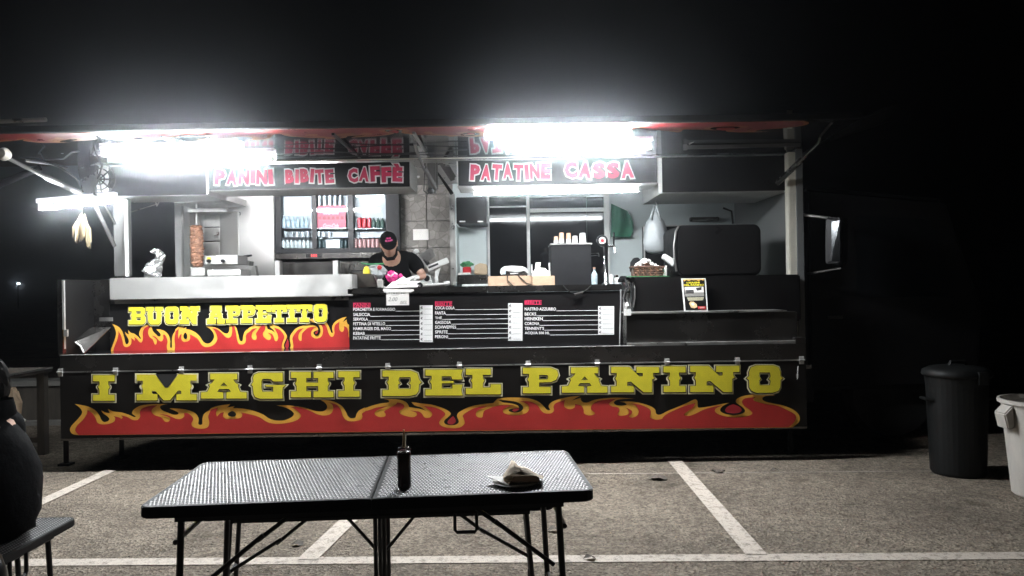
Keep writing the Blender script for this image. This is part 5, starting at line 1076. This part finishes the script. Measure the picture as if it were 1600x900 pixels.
part(mb('bin_white').lathe([(.19, 0), (.205, .015), (.262, .66), (.285, .665), (.285, .69), (.268, .692), (.256, .66), (.20, .03), (0, .03)], c, 40), 'body', t)
for s in (-1, 1): part(mb('bin_white').prism([(c.x+s*.262, c.y-.06, .66), (c.x+s*.325, c.y-.06, .60), (c.x+s*.30, c.y-.06, .49), (c.x+s*.25, c.y-.06, .50)], (0, .12, 0)), 'side_handle', t, bevel=.008)
# left background
x0 = G(68, 710, 0)
t = thing('serving_table', 'dark table with thick legs at the left beyond the seated person', 'table', (x0.x-.35, x0.y-.7, 0)); zt = .845
part(mb('wood_grey').box(x0.x-.75, x0.x+.06, x0.y-1.5, x0.y+.06, zt-.04, zt), 'table_top', t, bevel=.004); part(mb('steel_worn').box(x0.x+.061, x0.x+.068, x0.y-1.5, x0.y+.06, zt-.012, zt+.004), 'edge_strip', t)
for dx in (0, -.68):
    for dy in (0, -1.4): part(mb('wood_grey').box(x0.x+dx-.035, x0.x+dx+.035, x0.y+dy-.035, x0.y+dy+.035, 0, zt-.041), 'leg', t)
part(mb('wood_grey').box(x0.x-.645, x0.x-.036, x0.y-.02, x0.y+.02, .12, .17), 'stretcher', t)
c0 = G(96, 662, 0); c1 = G(28, 663, 0)
t = thing('low_wall', 'low dark wall with pale coping behind the left table', 'wall', (c0.x-.6, c0.y, 0)); part(mb('wood_grey').box(c0.x-4, c0.x+.6, c0.y, c0.y+.3, 0, .46), 'wall', t); part(mb('concrete').box(c0.x-4.02, c0.x+.62, c0.y-.03, c0.y+.33, .461, .52), 'coping', t); part(mb('concrete').box(c0.x-4, c0.x+.6, c0.y-.12, c0.y-.002, 0, .05), 'kerb', t)
tag(crumple(mb('sack'), P(20, 634, 8.2), .085, .09, .19, 51, .12).build('sack'), 'pale brown sack standing under the left table', 'sack')
tag(crumple(mb('paper'), G(22, 668, 0)+Vector((0, 0, .07)), .11, .10, .07, 52, .15).build('paper_sack'), 'pale crumpled paper bag on the ground by the brown sack', 'paper bag')
t = thing('street_lamp', 'tiny distant lit street lamp far left in the dark', 'street lamp', (P(28, 443, 90).x, 90, 0)); part(mb('steel_dark').tube([(P(28, 443, 90).x, 90, 0), (P(28, 443, 90).x, 90, P(28, 443, 90).z)], .08, 8), 'pole', t); part(mb('far_bulb').pbox(26.5, 442, 29.5, 444.5, 89.9, .2), 'lamp_head', t)
# ---- seated person at the left edge, in profile with the back to the right
Yp = 3.34; sp_ = thing('person', 'person in black jacket seated on the left bench with rounded back towards the table', 'person', (-2.30, Yp, .45))
def bk_(px, py): v = P(px, py, Yp); return v.x, v.z
J = [Vector(p) for p in [(-2.31, Yp, .57), (-2.31, Yp, .74), (-2.36, Yp, .90), (-2.405, Yp, .99), (-2.41, Yp, 1.05), (-2.405, Yp, 1.13),
     (-2.40, Yp-.17, .93), (-2.47, Yp-.20, .69), (-2.70, Yp-.12, .64), (-2.40, Yp+.17, .93), (-2.47, Yp+.20, .69), (-2.70, Yp+.12, .64),
     (-2.40, Yp-.10, .54), (-2.80, Yp-.12, .53), (-2.82, Yp-.12, .09), (-2.40, Yp+.10, .54), (-2.80, Yp+.12, .53), (-2.82, Yp+.12, .09), (-2.94, Yp-.12, .05), (-2.94, Yp+.12, .05)]]
E = [(0, 1), (1, 2), (2, 3), (3, 4), (4, 5), (3, 6), (6, 7), (7, 8), (3, 9), (9, 10), (10, 11), (0, 12), (12, 13), (13, 14), (0, 15), (15, 16), (16, 17), (14, 18), (17, 19)]
RD = [.13, .12, .11, .05, .045, .06, .03, .035, .03, .03, .035, .03, .085, .06, .045, .085, .06, .045, .035, .035]
b_ = mb('skin'); V, Fc = skin_tris_safe(J, E, RD); b_.smooth = True; b_.add(V, Fc); hc2 = Vector((-2.405, Yp, 1.165)); Rl = Matrix.Rotation(math.radians(-90), 3, 'Z') @ Matrix.Rotation(math.radians(22), 3, 'X')
V, Fc = head_mesh(hc2, Rl, 1.0); b_.add(V, Fc)
for q_ in (8, 11): hand(b_, J[q_], (-1, 0, -.1), (0, 0, -1), (0, (1 if q_ == 8 else -1), 0), .6)
part(b_, 'body', sp_)
jk = mb('jacket'); jk.smooth = True; vs = []; fs = []; n = 32; rg = random.Random(41)
prof = [(44, 838, .20, .20), (58, 826, .20, .205), (67, 805, .195, .21), (71, 782, .19, .212), (70, 757, .185, .212), (66, 735, .18, .212), (58, 712, .175, .21), (46, 690, .165, .20), (31, 671, .14, .175), (18, 658, .105, .13), (27, 649, .105, .12), (25, 637, .092, .10), (22, 624, .085, .09)]
for m_, (px, py, rx, ry) in enumerate(prof):
    X_, z_ = bk_(px, py); X_ -= (math.hypot(.82*rx, .57*ry)-.82*rx)/.82
    for k in range(n):
        a = 6.2832*k/n; f = 1+.018*math.sin(3*a+m_*1.1)+rg.uniform(-.008, .008)+.02*math.sin(m_*2.3+a*5)*(abs(math.sin(a)) > .3)
        vs.append((X_-rx+rx*math.cos(a)*f, Yp+ry*math.sin(a)*f, z_))
for m_ in range(len(prof)-1):
    for k in range(n): fs.append((m_*n+k, m_*n+(k+1) % n, (m_+1)*n+(k+1) % n, (m_+1)*n+k))
fs.append(tuple(range(n))[::-1]); jk.add(vs, fs)
for s in (0, 3):
    V, Fc = skin_tris_safe([J[3]+Vector((0, (J[6+s].y-Yp)*-.2, .0)), J[6+s]+Vector((0, 0, .01)), J[7+s].lerp(J[6+s], .45), J[7+s], J[8+s]], [(0, 1), (1, 2), (2, 3), (3, 4)], [.105, .095, .075, .068, .05]); jk.add(V, Fc)
part(jk, 'jacket', sp_)
ts = mb('black_cloth'); V, Fc = skin_tris_safe([J[0]]+J[12:18], [(0, 1), (1, 2), (2, 3), (0, 4), (4, 5), (5, 6)], [.14, .11, .085, .07, .11, .085, .07]); ts.add(V, Fc); part(ts, 'trousers', sp_, smooth=True)
hr = mb('hair'); vs = []; fs = []; nu, nv = 24, 14
for j in range(nv+1):
    ph = math.pi*.80*j/nv
    for i in range(nu):
        th = 6.2832*i/nu; d = Vector((math.sin(ph)*math.sin(th)*.090, -math.sin(ph)*math.cos(th)*.105, math.cos(ph)*.132))*(1+rg.uniform(-.03, .05))
        if d.y < -.04 and d.z < .07: d.y = -.04
        vs.append(hc2+Rl @ (d+Vector((0, .012, .004))))
for j in range(nv):
    for i in range(nu): fs.append((j*nu+i, (j+1)*nu+i, (j+1)*nu+(i+1) % nu, j*nu+(i+1) % nu))
hr.add(vs, fs); part(hr, 'hair', sp_)
for a in (J[18], J[19]): part(mb('black_plastic').box(a.x-.10, a.x+.14, a.y-.045, a.y+.045, .0, .09), 'shoe', sp_, bevel=.03)
# handbag
hb_ = Vector((-2.16, 3.04, .36))
t = thing('handbag', 'glossy black handbag with looped strap hanging at the near side of the seated person', 'bag', tuple(hb_))
part(crumple(mb('black_panel'), hb_+Vector((-.03, 0, .02)), .09, .07, .13, 61, .05, 18, 12), 'bag_body', t, smooth=True)
part(mb('black_panel').tube([hb_+Vector((math.cos(a)*.06, -.05, .12+math.sin(a)*.13)) for a in [i*math.pi/8 for i in range(9)]], .010, 8), 'strap', t, smooth=True); part(mb('chrome').lathe([(0, -.008), (.010, -.005), (.012, 0), (.010, .005), (0, .008)], hb_+Vector((.03, -.06, .235)), 12), 'strap_ring', t)
# ------------------------------------------------------------------ haze box added to imitate lens bloom round the lamps
if BLOOM_HAZE > 0:
    m = bpy.data.materials.new('night_haze'); m.use_nodes = True; nt = m.node_tree; nt.nodes.clear(); o_ = nt.nodes.new('ShaderNodeOutputMaterial'); pv = nt.nodes.new('ShaderNodeVolumePrincipled')
    pv.inputs['Color'].default_value = (.9, .93, 1, 1); pv.inputs['Density'].default_value = BLOOM_HAZE; pv.inputs['Anisotropy'].default_value = .985; nt.links.new(pv.outputs[0], o_.inputs['Volume']); M['night_haze'] = m
    hz = mb('night_haze').box(-152, 152, -62, 242, -1, 9).build('haze'); hz['kind'] = 'stuff'
